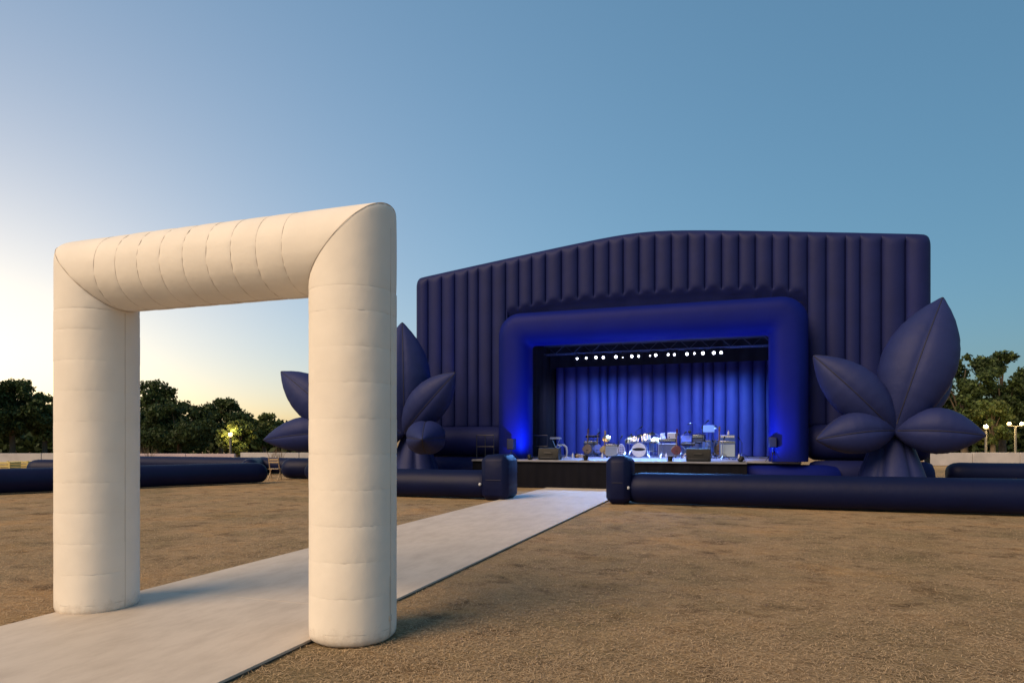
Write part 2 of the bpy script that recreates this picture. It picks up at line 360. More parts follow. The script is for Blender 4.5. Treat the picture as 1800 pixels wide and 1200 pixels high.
def wall_tube(x0, x1, i):
    m = MB(); n = 13; w = x1-x0; dep = min(.22, .25*w)
    xm = (x0+x1)/2; P = []; op = over_opening(xm)
    svals = [.5-.5*math.cos(math.pi*k/(n-1)) for k in range(n)]
    RT_, RB = .36, .20
    tz = [0, .015, .04, .08, .13, .18, .24, .30, .38, .48, .62]
    wob = random.Random(i).uniform(-.05, .05)
    for s in svals:
        x = x0+w*s; zt = top_z(x); row = []
        ex = min(x-WX[0], WX[-1]-x)                   # distance to the wall's end: ends and corners are rounded
        if ex < .2: zt -= .08*(1-math.sqrt(max(0, 1-(1-ex/.2)**2)))
        if op: zp = bot_z(x)+wob*math.sin(math.pi*s); z0 = 6.0; lo = [z0, 6.2, zp-.22, zp-.12, zp-.05, zp, zp+.04, zp+.09, zp+.16, zp+.26, zp+.42]
        else: zp = z0 = 2.05; lo = [z0+q for q in tz]
        hi = [zt-q for q in tz[::-1]]; H = hi[0]-lo[-1]
        zs = lo+[lo[-1]+H*q for q in (.1, .25, .5, .75, .9)]+hi
        bul = (max(0, 4*s*(1-s)))**.5
        for z in zs:
            dt = zt-z; db = z-zp; yo = 0
            if dt < RT_: yo += RT_*(1-math.sqrt(max(0, 1-(1-dt/RT_)**2)))
            if op: yo += .34*min(1, max(0, (.14-db)/.62))**1.3       # smooth band below the pinched seam ends, curving in behind the frame
            elif db < RB: yo += RB*(1-math.sqrt(max(0, 1-(1-db/RB)**2)))*.9
            if ex < .4: yo += .4*(1-math.sqrt(max(0, 1-(1-ex/.4)**2)))
            et = min(1, max(0, (dt-.14)/.26)); eb = min(1, max(0, (db+.02)/.15)); eb = eb*eb*(3-2*eb)
            e = (et*et*(3-2*et))*(eb if op else .35+.65*eb)
            end = ex < .25 and (i == 0 and s < .5 or i == len(WX)-2 and s > .5)
            row.append(Vector((x, WY-.02+yo+(0 if end else dep*(1-bul)*e+(1-e)*dep*.12), z)))
        row.append(Vector((x, WY+1.1, zt))); row.append(Vector((x, WY+1.2, z0)))
        P.append(row)
    m.quadgrid(P)
    return m.build('air_tube', NAVY, stage, sharp=75)
for i in range(len(WX)-1): wall_tube(WX[i], WX[i+1], i)
# closing panels at the two ends of the wall
for X, sd in ((WX[0], 1), (WX[-1], -1)):
    m = MB(); zt = top_z(X)-.08
    m.quadgrid([[Vector((X+sd*.003, yy, z)) for yy in (WY+.38, WY+.7, WY+1.1)] for z in np.linspace(0, zt-.2, 6)], flip=sd < 0)
    m.build('end_panel', NAVY, stage, sharp=180)
# stacked base tubes either side of the opening
for a, b in ((WX[0]+.1, FX0-FRR-.05), (FX1+FRR+.05, WX[-1]-.1)):
    for z, r, yy in ((1.58, .60, WY+.10), (.50, .50, WY-.35)):
        m = MB(); pts = [(a, yy, z), (a+.05, yy, z), (a+.2, yy, z)]+[(q, yy, z) for q in np.linspace(a+.6, b-.6, 6)]+[(b-.2, yy, z), (b-.05, yy, z), (b, yy, z)]
        m.tube(pts, [r*.6, r*.85, r*.97]+[r]*6+[r*.97, r*.85, r*.6], 28); m.build('base_tube', NAVY, stage, sharp=60)
# frame (proscenium)
frame = empty('proscenium_frame', (WXC, FY, .97), 'fat rounded blue inflatable frame around the stage opening', 'frame')
def contour(a):                            # open contour at in-plane offset a (outer +), bottom-left to bottom-right
    rc = .46+.36*a/FRR; x0, x1, zt = FX0-a, FX1+a, FZ1+a; out = []
    for z in np.linspace(.97, zt-rc, 12): out.append((x0, z))
    for t in np.linspace(0, math.pi/2, 9)[1:]: out.append((x0+rc-rc*math.cos(t), zt-rc+rc*math.sin(t)))
    for x in np.linspace(x0+rc, x1-rc, 14)[1:]: out.append((x, zt))
    for t in np.linspace(0, math.pi/2, 9)[1:]: out.append((x1-rc+rc*math.sin(t), zt-rc+rc*math.cos(t)))
    for z in np.linspace(zt-rc, .97, 12)[1:]: out.append((x1, z))
    return out
cs = []
for k in range(40):
    t = 2*math.pi*k/40; sq = lambda q: math.copysign(abs(q)**.74, q); a = FRR*sq(math.cos(t)); cs.append([Vector((x, FY-FRR*sq(math.sin(t)), z)) for x, z in contour(a)])
nP = len(cs[0])
def slice_frame(i0, i1, nm):
    m = MB(); m.quadgrid([c[i0:i1+1] for c in cs], cu=True, flip=True); return m.build(nm, NAVYF, frame, sharp=180)
slice_frame(0, 15, 'column'); slice_frame(15, nP-16, 'header_tube'); slice_frame(nP-16, nP-1, 'column')

# ---- platform
LX0 = onY(829, 808, 22.0).x; LX1 = onY(1313, 812, 22.0).x; ZP = .97
plat = empty('stage_platform', (WXC, 25, 0), 'raised stage platform with pale deck and dark skirt', 'platform')
m = MB(); m.box(((LX0+LX1)/2, 25.9, ZP-.03), (LX1-LX0, 7.8, .06), bev=.008); m.build('deck', DECK, plat, sharp=30)
m = MB(); m.box(((LX1+1.9)/2+.002, 26.3, ZP-.036), (1.9-LX1, 6.4, .06), bev=.008); m.build('side_deck', DECK, plat, sharp=30)
def skirt(x0, x1, yy, z1, seed, mat=APRON):
    r = random.Random(seed); n = int((x1-x0)*22); m = MB(); P = []
    ph = 0
    for i in range(n+1):
        x = x0+(x1-x0)*i/n; ph += .8+.5*r.random(); o = .010*math.sin(ph*.9)+.014*math.sin(ph*.31+2)
        P.append([Vector((x, yy+.02+o*k, z)) for z, k in ((.01, 1.3), (.25, 1.15), (.6, .8), (z1, .2))])
    m.quadgrid(P, flip=False); return m
skirt(LX0, LX1, 22.06, ZP-.062, 4).build('skirt', APRON, plat, sharp=180)
m = MB(); m.box((LX0+.02, 25.6, .455), (.03, 6.9, .90)); m.build('skirt_side', APRON, plat, smooth=False)
m = MB(); m.box((LX1-.02, 22.9, .455), (.03, 1.5, .90)); m.build('skirt_side', APRON, plat, smooth=False)
m = MB(); m.tube([(LX1+.02, 23.35, .44), (LX1+.3, 23.35, .44), (2.6, 23.35, .44), (2.9, 23.5, .44)], [.40, .43, .43, .38], 24); m.build('corner_tube', NAVYF, plat, sharp=60)
for i in range(7):
    x = LX0+(LX1-LX0)*(i+.5)/7; m = MB(); m.box((x, 22.6, .45), (.08, .08, .87)); m.build('leg', STEEL, plat, smooth=False)

# ---- inside of the stage
BX0, BX1, BY = -8.15, 2.3, 30.0
box = empty('stage_interior', (WXC, 27, ZP), 'black cloth lining of roof and side wings inside the stage', 'stage lining')
def sheet(nm, P, mat): m = MB(); m.quadgrid(P); return m.build(nm, mat, box, smooth=False)
m = MB(); m.box((WXC, 27.6, 6.35), (11.6, 6.4, .1)); m.build('roof_cloth', BLACK, box, smooth=False)
m = MB(); m.box((WXC, 30.72, 3.2), (11.6, .1, 6.2)); m.build('back_cloth', BLACK, box, smooth=False)
for X in (BX0-.06, BX1+.33):
    m = MB(); P = []
    for i in range(60):
        yy = 24.7+5.9*i/59; P.append([Vector((X+.05*math.sin(i*1.3)+.03*math.sin(i*.5), yy, z)) for z in (ZP, 3, 6.3)])
    m.quadgrid(P); m.build('side_drape', BLACK, box, sharp=180)
m = MB(); xs = np.linspace(BX0, BX1, 90)
m.quadgrid([[Vector((x, 29.35+.04*math.sin(i*1.1), z)) for z in (4.93, 6.3)] for i, x in enumerate(xs)]); m.build('border_cloth', BLACK, box, sharp=180)
# curtain of soft upright tubes
curt = empty('backdrop_curtain', (WXC, BY, ZP), 'blue-lit inflatable backdrop curtain of upright folds behind the band gear', 'curtain')
cpx = [975,990,1011,1033,1053,1067,1084,1102,1128,1147,1170,1194,1216,1236,1254,1276,1299,1324,1347,1370,1395]
CX = [onY(u, 700, BY).x for u in cpx]
for i in range(len(CX)-1):
    a, b = CX[i], CX[i+1]; m = MB(); P = []
    for k in range(11):
        s = .5-.5*math.cos(math.pi*k/10); bul = (max(0, 4*s*(1-s)))**.55
        P.append([Vector((a+(b-a)*s+.012*math.sin(z*1.7+i), BY+.2*(1-bul)+.015*math.sin(z*2.3+i*1.9), z)) for z in np.linspace(ZP, 5.5, 12)])
    m.quadgrid(P); m.build('fold', CURT, curt, sharp=180)

# truss with lamps
TY, TZ = 26.6, 5.35
truss = empty('lighting_truss', (WXC, TY, TZ), 'dark box lighting truss hanging across the top of the stage', 'truss')
for dy in (-.17, .17):
    for dz in (-.17, .17):
        m = MB(); m.tube([(-7.6, TY+dy, TZ+dz), (1.4, TY+dy, TZ+dz)], .026, 8); m.build('chord', ALU, truss)
xx = np.arange(-7.5, 1.35, .38)
for i in range(len(xx)-1):
    m = MB(); s = 1 if i % 2 else -1
    m.tube([(xx[i], TY-.17, TZ-.17*s), (xx[i+1], TY-.17, TZ+.17*s)], .012, 6); m.tube([(xx[i], TY-.17, TZ-.17), (xx[i], TY+.17, TZ-.17)], .012, 6)
    m.build('brace', ALU, truss)
m = MB(); m.tube([(-7.9, 25.1, 5.55), (1.9, 25.1, 5.50)], .022, 8); m.build('pipe', STEEL, truss)
for x in (-6.9, -3.3, .7):
    m = MB(); m.tube([(x, TY, TZ+.17), (x, TY, 6.3)], .012, 6); m.build('hanger', STEEL, truss)
lamps = [(1015,630,.8),(1031,629,.8),(1048,628,1.1),(1061,628,1.0),(1083,627,1.15),(1111,626,1.05),(1123,626,.85),(1143,625,.5),(1153,624,1.05),(1175,623,.85),(1186,623,.85),(1208,622,1.1),(1221,621,.75),(1236,620.5,1.2),(1255,620,1.15),(1268,619.5,1.05),(1095,628,.35)]
lamps.sort()
ORD = ['first','second','third','fourth','fifth','sixth','seventh','eighth','ninth','tenth','eleventh','twelfth','thirteenth','fourteenth','fifteenth','sixteenth','seventeenth']
lamp_base = None
def truss_lamp(i, u, v, sz):
    p = onY(u, v, TY-.05)
    o = empty('stage_spotlight', p, 'small lit spotlight on the stage truss, %s from the left' % ORD[i], 'spotlight', 'spotlights on the stage truss')
    aim = Vector((-p.x*.55-1.2, -19, -2.6)).normalized()     # heads swivelled out towards the field
    m = MB(); m.lathe([(0, -.20), (.05, -.20), (.075, -.16), (.08, 0), (.10, .07), (.105, .12), (.09, .12)], p, aim, 16); hd = m.build('lamp_head', BLKPL, o)
    m = MB(); r = .047*sz
    m.lathe([(r, .105), (r*.8, .125), (r*.4, .134), (0.001, .137)], p, aim, 16); m.build('lens', LENS, hd, sharp=180)
    m = MB(); side = aim.cross(Vector((0, 0, 1))).normalized()
    m.tube([p+side*.125, p+side*.125+Vector((0, 0, .16)), p-side*.125+Vector((0, 0, .16)), p-side*.125], .012, 6); m.build('yoke', STEEL, o)
    m = MB(); m.box(p+Vector((0, .05, .21)), (.06, .10, .10), bev=.008); m.build('clamp', STEEL, o, sharp=30)
    # the lamp's own light: backward-facing wash onto the curtain or forward wash over the deck
    L = bpy.data.lights.new('spot', 'SPOT'); lo = bpy.data.objects.new('spotlight_beam', L); COL.objects.link(lo)
    lo.location = p+Vector((0, 0, -.16)); lo.parent = o; lo.matrix_parent_inverse = o.matrix_world.inverted()
    L.shadow_soft_size = .08; L.spot_blend = .9
    if i % 4 == 1:
        tgt = Vector((p.x*.6-2.0, 20.5, 0)); L.spot_size = R(64); L.energy = 1200*sz; L.color = (.14, .40, 1)
    elif i % 4 == 3:
        tgt = Vector((p.x*.75-.8, 25.6, ZP)); L.spot_size = R(80); L.energy = 1900*sz; L.color = (.20, .36, 1)
    else:
        tgt = Vector((p.x+(p.x-WXC)*.42, 29.9, 2.3)); L.spot_size = R(70); L.energy = 560*sz; L.color = ((.14, .38, 1) if i % 3 else (.40, .44, 1))
    lo.rotation_euler = (tgt-lo.location).to_track_quat('-Z', 'Y').to_euler()
for i, (u, v, sz) in enumerate(lamps): truss_lamp(i, u, v, sz)
# blue flood lamps on the deck beside the two columns
for X, tx, tz_, lab in ((FX0+.95, FX0, 3.2, 'small blue flood lamp on the stage deck by the left column'), (FX1-1.45, FX1, 3.2, 'small blue flood lamp on the stage deck by the right column'),
    (-4.9, -5.2, 5.9, 'small blue flood lamp on the stage lip, left of the path end'), (-2.1, -1.6, 5.9, 'small blue flood lamp on the stage lip, in the middle under the drum kit')):
    p = Vector((X, 22.12, ZP+.10)); o = empty('flood_lamp', p-Vector((0, 0, .10)), lab, 'flood lamp', 'blue flood lamps by the columns')
    tgt = Vector((tx, 23.3, tz_)); aim = (tgt-p).normalized()
    m = MB(); m.lathe([(0, -.09), (.06, -.09), (.075, -.05), (.08, .06), (.07, .06)], p, aim, 16); hd = m.build('lamp_head', BLKPL, o)
    m = MB(); m.lathe([(.07, .05), (.001, .055)], p, aim, 16); m.build('lens', BLENS, hd)
    m = MB(); m.tube([p+Vector((.1, 0, 0)), p+Vector((.1, 0, -.09)), p+Vector((-.1, 0, -.09)), p+Vector((-.1, 0, 0))], .01, 6); m.build('yoke', STEEL, o)
    L = bpy.data.lights.new('spot', 'SPOT'); lo = bpy.data.objects.new('flood_beam', L); COL.objects.link(lo); lo.parent = o; lo.matrix_parent_inverse = o.matrix_world.inverted()
    lo.location = p+aim*.09; L.energy = 520; L.color = (.03, .14, 1); L.spot_size = R(120); L.spot_blend = 1; L.shadow_soft_size = .06
    lo.rotation_euler = aim.to_track_quat('-Z', 'Y').to_euler()

# ================================================================ INFLATABLE FLOWERS
def petal(parent, base, tip, w, th=.88, sag=(0, 0, 0), roll=0.0, seed=0):
    base, tip, sag = Vector(base), Vector(tip), Vector(sag)
    ax = (tip-base); L = ax.length; ax.normalize()
    camd = (Vector((0, 0, EYE))-(base+tip)/2).normalized()
    nz = camd-ax*camd.dot(ax)
    if nz.length < .25: nz = Vector((0, 0, 1))-ax*ax.z
    nz.normalize(); nx = ax.cross(nz).normalized()
    ca, sa = math.cos(roll), math.sin(roll); nx, nz = nx*ca+nz*sa, nz*ca-nx*sa
    key = [(0, .16), (.06, .36), (.14, .60), (.25, .82), (.37, .96), (.48, 1.0), (.6, .94), (.72, .78), (.83, .55), (.91, .33), (.965, .15), (.99, .06), (1, .012)]
    rr = random.Random(seed); ph = [rr.random()*6 for _ in range(4)]
    n = 34; m = MB(); P = []; SEGP = 56; seams = [[], [], [], []]
    for i in range(n+1):
        t = i/n; t = 1-(1-t)**1.25
        for (a, ra), (b, rb) in zip(key, key[1:]):
            if a <= t <= b+1e-9:
                q = (t-a)/(b-a); r = ra+(rb-ra)*q; break
        r *= w; c = base+ax*(L*t)+sag*math.sin(math.pi*t); row = []
        for k in range(SEGP):
            p = 2*math.pi*k/SEGP
            d = abs((p+math.pi/4) % (math.pi/2)-math.pi/4)        # distance to the nearest seam
            si = int(round(p/(math.pi/2))) % 4
            cre = math.exp(-(d/.11)**2); pk = math.exp(-(d/.25)**2)
            f = 1-.055*cre+.012*pk*math.sin(t*95+ph[si])+.05*abs(math.sin(2*p))
            q = c+(nx*math.cos(p)+nz*math.sin(p)*th)*(r*f); row.append(q)
            if k % (SEGP//4) == 0: seams[k//(SEGP//4)].append(q+(q-c)*.004)
        P.append(row)
    m.quadgrid(P, cv=True); o = m.build('petal', NAVYP, parent, sharp=180)
    m = MB()
    for sline in seams: m.tube(sline[1:], .016, 5)
    m.build('seam', NSEAM, o, sharp=180)
    return o
def stem(parent, c, z1, r0, r1, lobes=6):
    m = MB(); P = []; S2 = 60
    for i in range(15):
        t = i/14; z = z1*t; r = r0+(r1-r0)*t**1.2
        P.append([Vector((c[0]+r*math.cos(p)*(1-.09*(1-abs(math.sin(p*lobes/2)))**2*2), c[1]+r*math.sin(p)*(1-.09*(1-abs(math.sin(p*lobes/2)))**2*2), z)) for p in np.linspace(0, 2*math.pi, S2, endpoint=False)])
    m.quadgrid(P, cv=True, flip=True); return m.build('stem', NAVYP, parent, sharp=180)
def flower(u, v, Y, petals, lab, stem_r=(1.05, .38), z_off=0):
    c = onY(u, v, Y); o = empty('inflatable_flower', (c.x, c.y+.4, 0), lab, 'flower', 'navy inflatable flowers by the stage')
    stem(o, (c.x+.05, c.y+.65), c.z+.05, *stem_r)
    for i, (tu, tv, tY, w, th, *bs) in enumerate(petals):
        petal(o, onY(*bs) if bs else c, onY(tu, tv, tY), w, th, seed=int(u)+i, sag=(0, 0, .06))
    return o
flower(1572, 757, 21.2, [(1657, 523, 21.9, .96, .8), (1430, 625, 21.0, .70, .85), (1435, 772, 20.6, .60, .9), (1733, 765, 20.9, .64, .9), (1668, 640, 23.6, .62, .8)],
       'large navy inflatable flower standing right of the stage opening')
flower(711, 760, 21.3, [(707, 567, 21.5, .98, .8), (800, 655, 20.8, .68, .9), (742, 772, 18.7, .66, .86, 754, 772, 21.6), (604, 640, 21.6, .68, .85), (600, 770, 21.0, .6, .9)],
       'navy inflatable flower beside the left end of the stage, one petal pointing forward')
flower(612, 757, 22.9, [(494, 653, 22.4, .86, .85), (463, 773, 22.0, .70, .9), (630, 600, 23.2, .9, .8), (650, 765, 21.6, .6, .9)],
       'navy inflatable flower half hidden behind the near leg of the arch, outermost on the left', (.9, .36))

# ================================================================ BARRIER TUBES
def barrier(pts, r, lab, cap=.35, group='navy inflatable barrier tubes'):
    pts = [Vector((p[0], p[1], r*.97)) for p in pts]
    o = empty('inflatable_barrier', (pts[0].x, pts[0].y, 0), lab, 'barrier', group)
    fine = []; rad = []
    L = [(pts[i+1]-pts[i]).length for i in range(len(pts)-1)]; tot = sum(L); n = max(12, int(tot/.5))
    ds = sorted(set([0, .02, .06, .13, .24, .4]+[tot-q for q in (0, .02, .06, .13, .24, .4)]+list(np.linspace(.6, tot-.6, n))))
    for d in ds:
        e = min(d, tot-d); q = min(1, e/.40); rad.append(r*(cap+(1-cap)*math.sqrt(max(0, 1-(1-q)**2)))*(1+.006*math.sin(d*3.1)))
        k = 0; dd = d
        while k < len(L)-1 and dd > L[k]: dd -= L[k]; k += 1
        fine.append(pts[k]+(pts[k+1]-pts[k])*(dd/L[k]))
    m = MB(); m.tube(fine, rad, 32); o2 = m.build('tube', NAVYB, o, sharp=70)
    me = o2.data
    for vv in me.vertices:
        if vv.co.z < .05: vv.co.z = .05-(.05-vv.co.z)*.35
        if vv.co.z < .006: vv.co.z = .006
    return o, o2
def barrier_post(u0, u1, Y, lab, side):
    x0, x1 = onY(u0, 850, Y).x, onY(u1, 850, Y).x; wd = x1-x0
    o = empty('barrier_end_post', ((x0+x1)/2, Y, 0), lab, 'barrier post', 'padded posts at the barrier ends')
    bm = bmesh.new(); bmesh.ops.create_cube(bm, size=1)
    for vv in bm.verts: vv.co = Vector((vv.co.x*wd, vv.co.y*1.05, vv.co.z*1.26))
    bmesh.ops.bevel(bm, geom=list(bm.edges), offset=.15, segments=1, affect='EDGES')
    bmesh.ops.bevel(bm, geom=list(bm.edges), offset=.02, segments=1, affect='EDGES')
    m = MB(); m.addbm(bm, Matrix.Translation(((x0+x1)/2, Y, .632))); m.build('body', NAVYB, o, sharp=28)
    m = MB(); m.tube([(x0-.004, Y-.35, .56), (x0-.004, Y+.35, .56)], .010, 5); m.tube([(x0+.18, Y-.53, .57), (x1-.18, Y-.53, .57)], .010, 5); m.build('seam', NSEAM, o)
    return o
BRY = 17.6; BR = .415
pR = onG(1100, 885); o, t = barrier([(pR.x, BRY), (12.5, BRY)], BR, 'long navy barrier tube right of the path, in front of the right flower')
m = MB(); m.lathe([(.0, .0), (.045, .0), (.05, .02), (.03, .045), (.0, .05)], (pR.x+.10, BRY-.40, .44), (0, -1, 0), 12); m.build('valve', WHITEP, o)
barrier_post(1070, 1112, BRY, 'padded navy post at the right side of the path end', 1)
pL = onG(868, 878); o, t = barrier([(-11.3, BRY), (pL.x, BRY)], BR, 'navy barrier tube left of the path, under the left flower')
m = MB(); m.lathe([(.0, .0), (.04, .0), (.045, .02), (.03, .045), (.0, .05)], (pL.x-.32, BRY-.40, .44), (0, -1, 0), 12); m.build('valve', WHITEP, o)
barrier_post(855, 902, BRY, 'padded navy post at the left side of the path end', -1)
A = onG(0, 869); B = onG(462, 849); dv = (B-A).normalized()
A2 = A-dv*7
barrier([(A2.x, A2.y+.3), (B.x-dv.x*.2, B.y+.3)], .40, 'long navy barrier tube on the left, passing behind the far leg of the arch')
c1 = atD(452, 830, 31); barrier([(c1.x, c1.y-.6), (c1.x-2.0, c1.y+3.0)], .40, 'short navy barrier tube pointing away beside the folding chair')
barrier([(-31, 27.2), (-15.2, 27.0)], .40, 'straight navy barrier tube farthest back on the left')
c2 = atD(499, 830, 28.6); barrier([(c2.x, c2.y), (c2.x+3.6, c2.y+.4)], .45, 'navy barrier tube right of the folding chair, running behind the arch')
c3 = atD(541, 836, 27.2); barrier([(c3.x, c3.y), (c3.x+3.2, c3.y-.3)], .39, 'navy barrier tube mostly hidden behind the near arch leg')
c4 = atD(52, 826, 29.5); barrier([(c4.x, c4.y), (c4.x+4.5, c4.y+1.5)], .40, 'navy barrier tube with rounded end seen left of the far arch leg')
barrier([(7.3, 28.6), (26, 28.9)], .42, 'navy barrier tube behind the right flower by the lamp posts')

# ================================================================ GEAR ON THE STAGE
def P3(u, v, Y): return onY(u, v, Y)
def floor_x(u, Y): return onY(u, 800, Y).x
def wedge(u, Y, wd, lab):
    x = floor_x(u, Y); o = empty('wedge_monitor', (x, Y, ZP), lab, 'monitor', 'black wedge monitors on the stage lip')
    h = .42; pr = [(-.28, 0), (.22, 0), (.30, .12), (.02, h), (-.20, h-.02), (-.28, .1)]
    bm = bmesh.new(); a = [bm.verts.new((-wd/2, yy, z)) for yy, z in pr]; b = [bm.verts.new((wd/2, yy, z)) for yy, z in pr]
    bm.faces.new(a); bm.faces.new(b[::-1])
    for i in range(6): bm.faces.new((a[i], b[i], b[(i+1) % 6], a[(i+1) % 6]))
    bmesh.ops.recalc_face_normals(bm, faces=bm.faces); bmesh.ops.bevel(bm, geom=list(bm.edges), offset=.012, segments=2, affect='EDGES')
    m = MB(); m.addbm(bm, Matrix.Translation((x, Y, ZP+.004))); m.build('cabinet', BLKPL, o, sharp=20)
    m = MB(); m.box((x, Y-.288, ZP+.07), (wd*.8, .02, .06), bev=.006); m.build('connector_panel', STEEL, o, sharp=20)
    m = MB(); m.box((x, Y+.165, ZP+.27), (wd*.9, .02, .34), rx=R(-42)); m.build('grille', STEEL, o, smooth=False)
    m = MB(); m.tube([(x-.14, Y-.29, ZP+.25), (x-.12, Y-.315, ZP+.25), (x+.12, Y-.315, ZP+.25), (x+.14, Y-.29, ZP+.25)], .012, 6); m.build('handle', STEEL, o)
wedge(967, 22.45, .72, 'black wedge monitor on the stage lip, left of the amplifiers')
wedge(1228, 22.45, .76, 'black wedge monitor on the stage lip, right of the drum kit')

def amp(u, Y, wd, h, dp, grille, lab, head=False, trim=WHITEP, cloth=None, panel=True):
    x = floor_x(u, Y); o = empty('guitar_amplifier', (x, Y, ZP), lab, 'amplifier', 'guitar amplifiers on stage')
    m = MB(); m.box((x, Y, ZP+.05+h/2), (wd, dp, h), bev=.025); m.build('cabinet', cloth or BLKPL, o, sharp=20)
    fy = Y-dp/2
    gh = h*(.74 if panel else .88); m = MB(); m.box((x, fy-.004, ZP+.05+h*.06+gh/2), (wd*.90, .012, gh), bev=.004); gr = m.build('grille', grille, o, sharp=20)
    m = MB(); t = .014; z0 = ZP+.05+h*.06; 
    m.tube([(x-wd*.45, fy-.012, z0), (x+wd*.45, fy-.012, z0), (x+wd*.45, fy-.012, z0+gh), (x-wd*.45, fy-.012, z0+gh), (x-wd*.45, fy-.012, z0)], t*.7, 5); m.build('piping', trim, gr)
    if panel:
        m = MB(); m.box((x, fy-.003, ZP+.05+h*.90), (wd*.9, .012, h*.12), bev=.003); pn = m.build('control_panel', CHROME, o, sharp=20)
        for i in range(6):
            m = MB(); m.lathe([(.014, 0), (.012, .018), (0, .02)], (x-wd*.36+i*wd*.13, fy-.009, ZP+.05+h*.90), (0, -1, 0), 8); m.build('knob', BLKPL, pn)
    m = MB(); m.tube([(x-.11, Y, ZP+.05+h), (x-.09, Y, ZP+.085+h), (x+.09, Y, ZP+.085+h), (x+.11, Y, ZP+.05+h)], .012, 6); m.build('handle', BLKPL, o)
    for sx in (-1, 1):
        for sy in (-1, 1):
            m = MB(); m.lathe([(.025, 0), (.028, .05)], (x+sx*wd*.4, Y+sy*dp*.38, ZP+.002), (0, 0, 1), 8); m.build('foot', BLKPL, o)
    return x, fy
amp(1076, 25.9, .50, .48, .28, GREYC, 'grey-fronted guitar amplifier left of the bass drum')
amp(1174, 26.3, .74, .52, .32, DGREY, 'wide dark-blue amplifier with pale piping right of the drum kit', panel=False)
# things on top of the wide amp
x = floor_x(1174, 26.3); z = ZP+.62
o = empty('amplifier_head', (x, 26.3, z), 'flat dark amplifier head on top of the wide amplifier', 'amplifier head'); m = MB(); m.box((x, 26.3, z+.055), (.66, .26, .11), bev=.012); m.build('case', BLKPL, o, sharp=20)
m = MB(); m.box((x, 26.166, z+.055), (.58, .01, .07), bev=.002); m.build('control_panel', CHROME, o, sharp=20)
for i in range(7): m = MB(); m.lathe([(.012, 0), (.01, .016), (0, .017)], (x-.24+i*.08, 26.16, z+.055), (0, -1, 0), 8); m.build('knob', BLKPL, o)
o = empty('white_radio_box', (x+.15, 26.3, z+.11), 'white box with black corner on the dark amplifier head', 'box'); m = MB(); m.box((x+.17, 26.3, z+.112+.12), (.36, .22, .24), bev=.02); m.build('case', WHITEP, o, sharp=20)
m = MB(); m.box((x+.31, 26.186, z+.24), (.035, .01, .16), bev=.002); m.build('side_vent', BLKPL, o, sharp=20)
m = MB(); m.box((x+.06, 26.187, z+.17), (.03, .01, .05), bev=.002); m.build('badge', BLKPL, o, sharp=20)
o = empty('paper_stack', (x-.2, 26.3, z+.11), 'slanted white folded cloth on the left of the amplifier head', 'cloth'); m = MB()
m.quadgrid([[Vector((x-.2+sx*.11*(1-.35*t)+.015*math.sin(7*t+sx), 26.3+sy*.09*(1-.4*t), z+.114+.23*t-(.03 if sx < 0 else 0)*t)) for sx, sy in ((-1, -1), (1, -1), (1, 1), (-1, 1))] for t in (0, .3, .6, .85, 1)], cv=True, flip=True); m.build('cloth', WHITEP, o, sharp=180)

amp(1279, 25.3, .56, .62, .36, pm('pale_grille', (.27, .34, .40), .8, bump=.3, bscale=150, bdist=.003), 'tall pale-fronted amplifier cabinet at the right end of the gear', trim=BLUEP, cloth=BLUEP, panel=True)
x = floor_x(1279, 25.3)
o = empty('amplifier_head', (x, 25.3, ZP+.67), 'blue amplifier head on top of the tall pale cabinet', 'amplifier head'); m = MB(); m.box((x, 25.3, ZP+.68+.10), (.52, .28, .19), bev=.015); m.build('case', BLUEP, o, sharp=20)
m = MB(); m.box((x, 25.154, ZP+.81), (.46, .01, .07), bev=.002); m.build('control_panel', DRUMW, o, sharp=20)
for i in range(6): m = MB(); m.lathe([(.012, 0), (.01, .016), (0, .017)], (x-.19+i*.075, 25.148, ZP+.81), (0, -1, 0), 8); m.build('knob', BLKPL, o)
o = empty('small_bottle', (x+.03, 25.2, ZP+.87), 'small white bottle on top of the blue amplifier head', 'bottle'); m = MB(); m.lathe([(0, .005), (.035, .005), (.035, .10), (.015, .14), (.014, .17), (0, .17)], (x+.03, 25.2, ZP+.87), seg=12); m.build('body', WHITEP, o); m = MB(); m.lathe([(.016, .168), (.016, .19), (0, .19)], (x+.03, 25.2, ZP+.87), seg=10); m.build('cap', BLKPL, o)

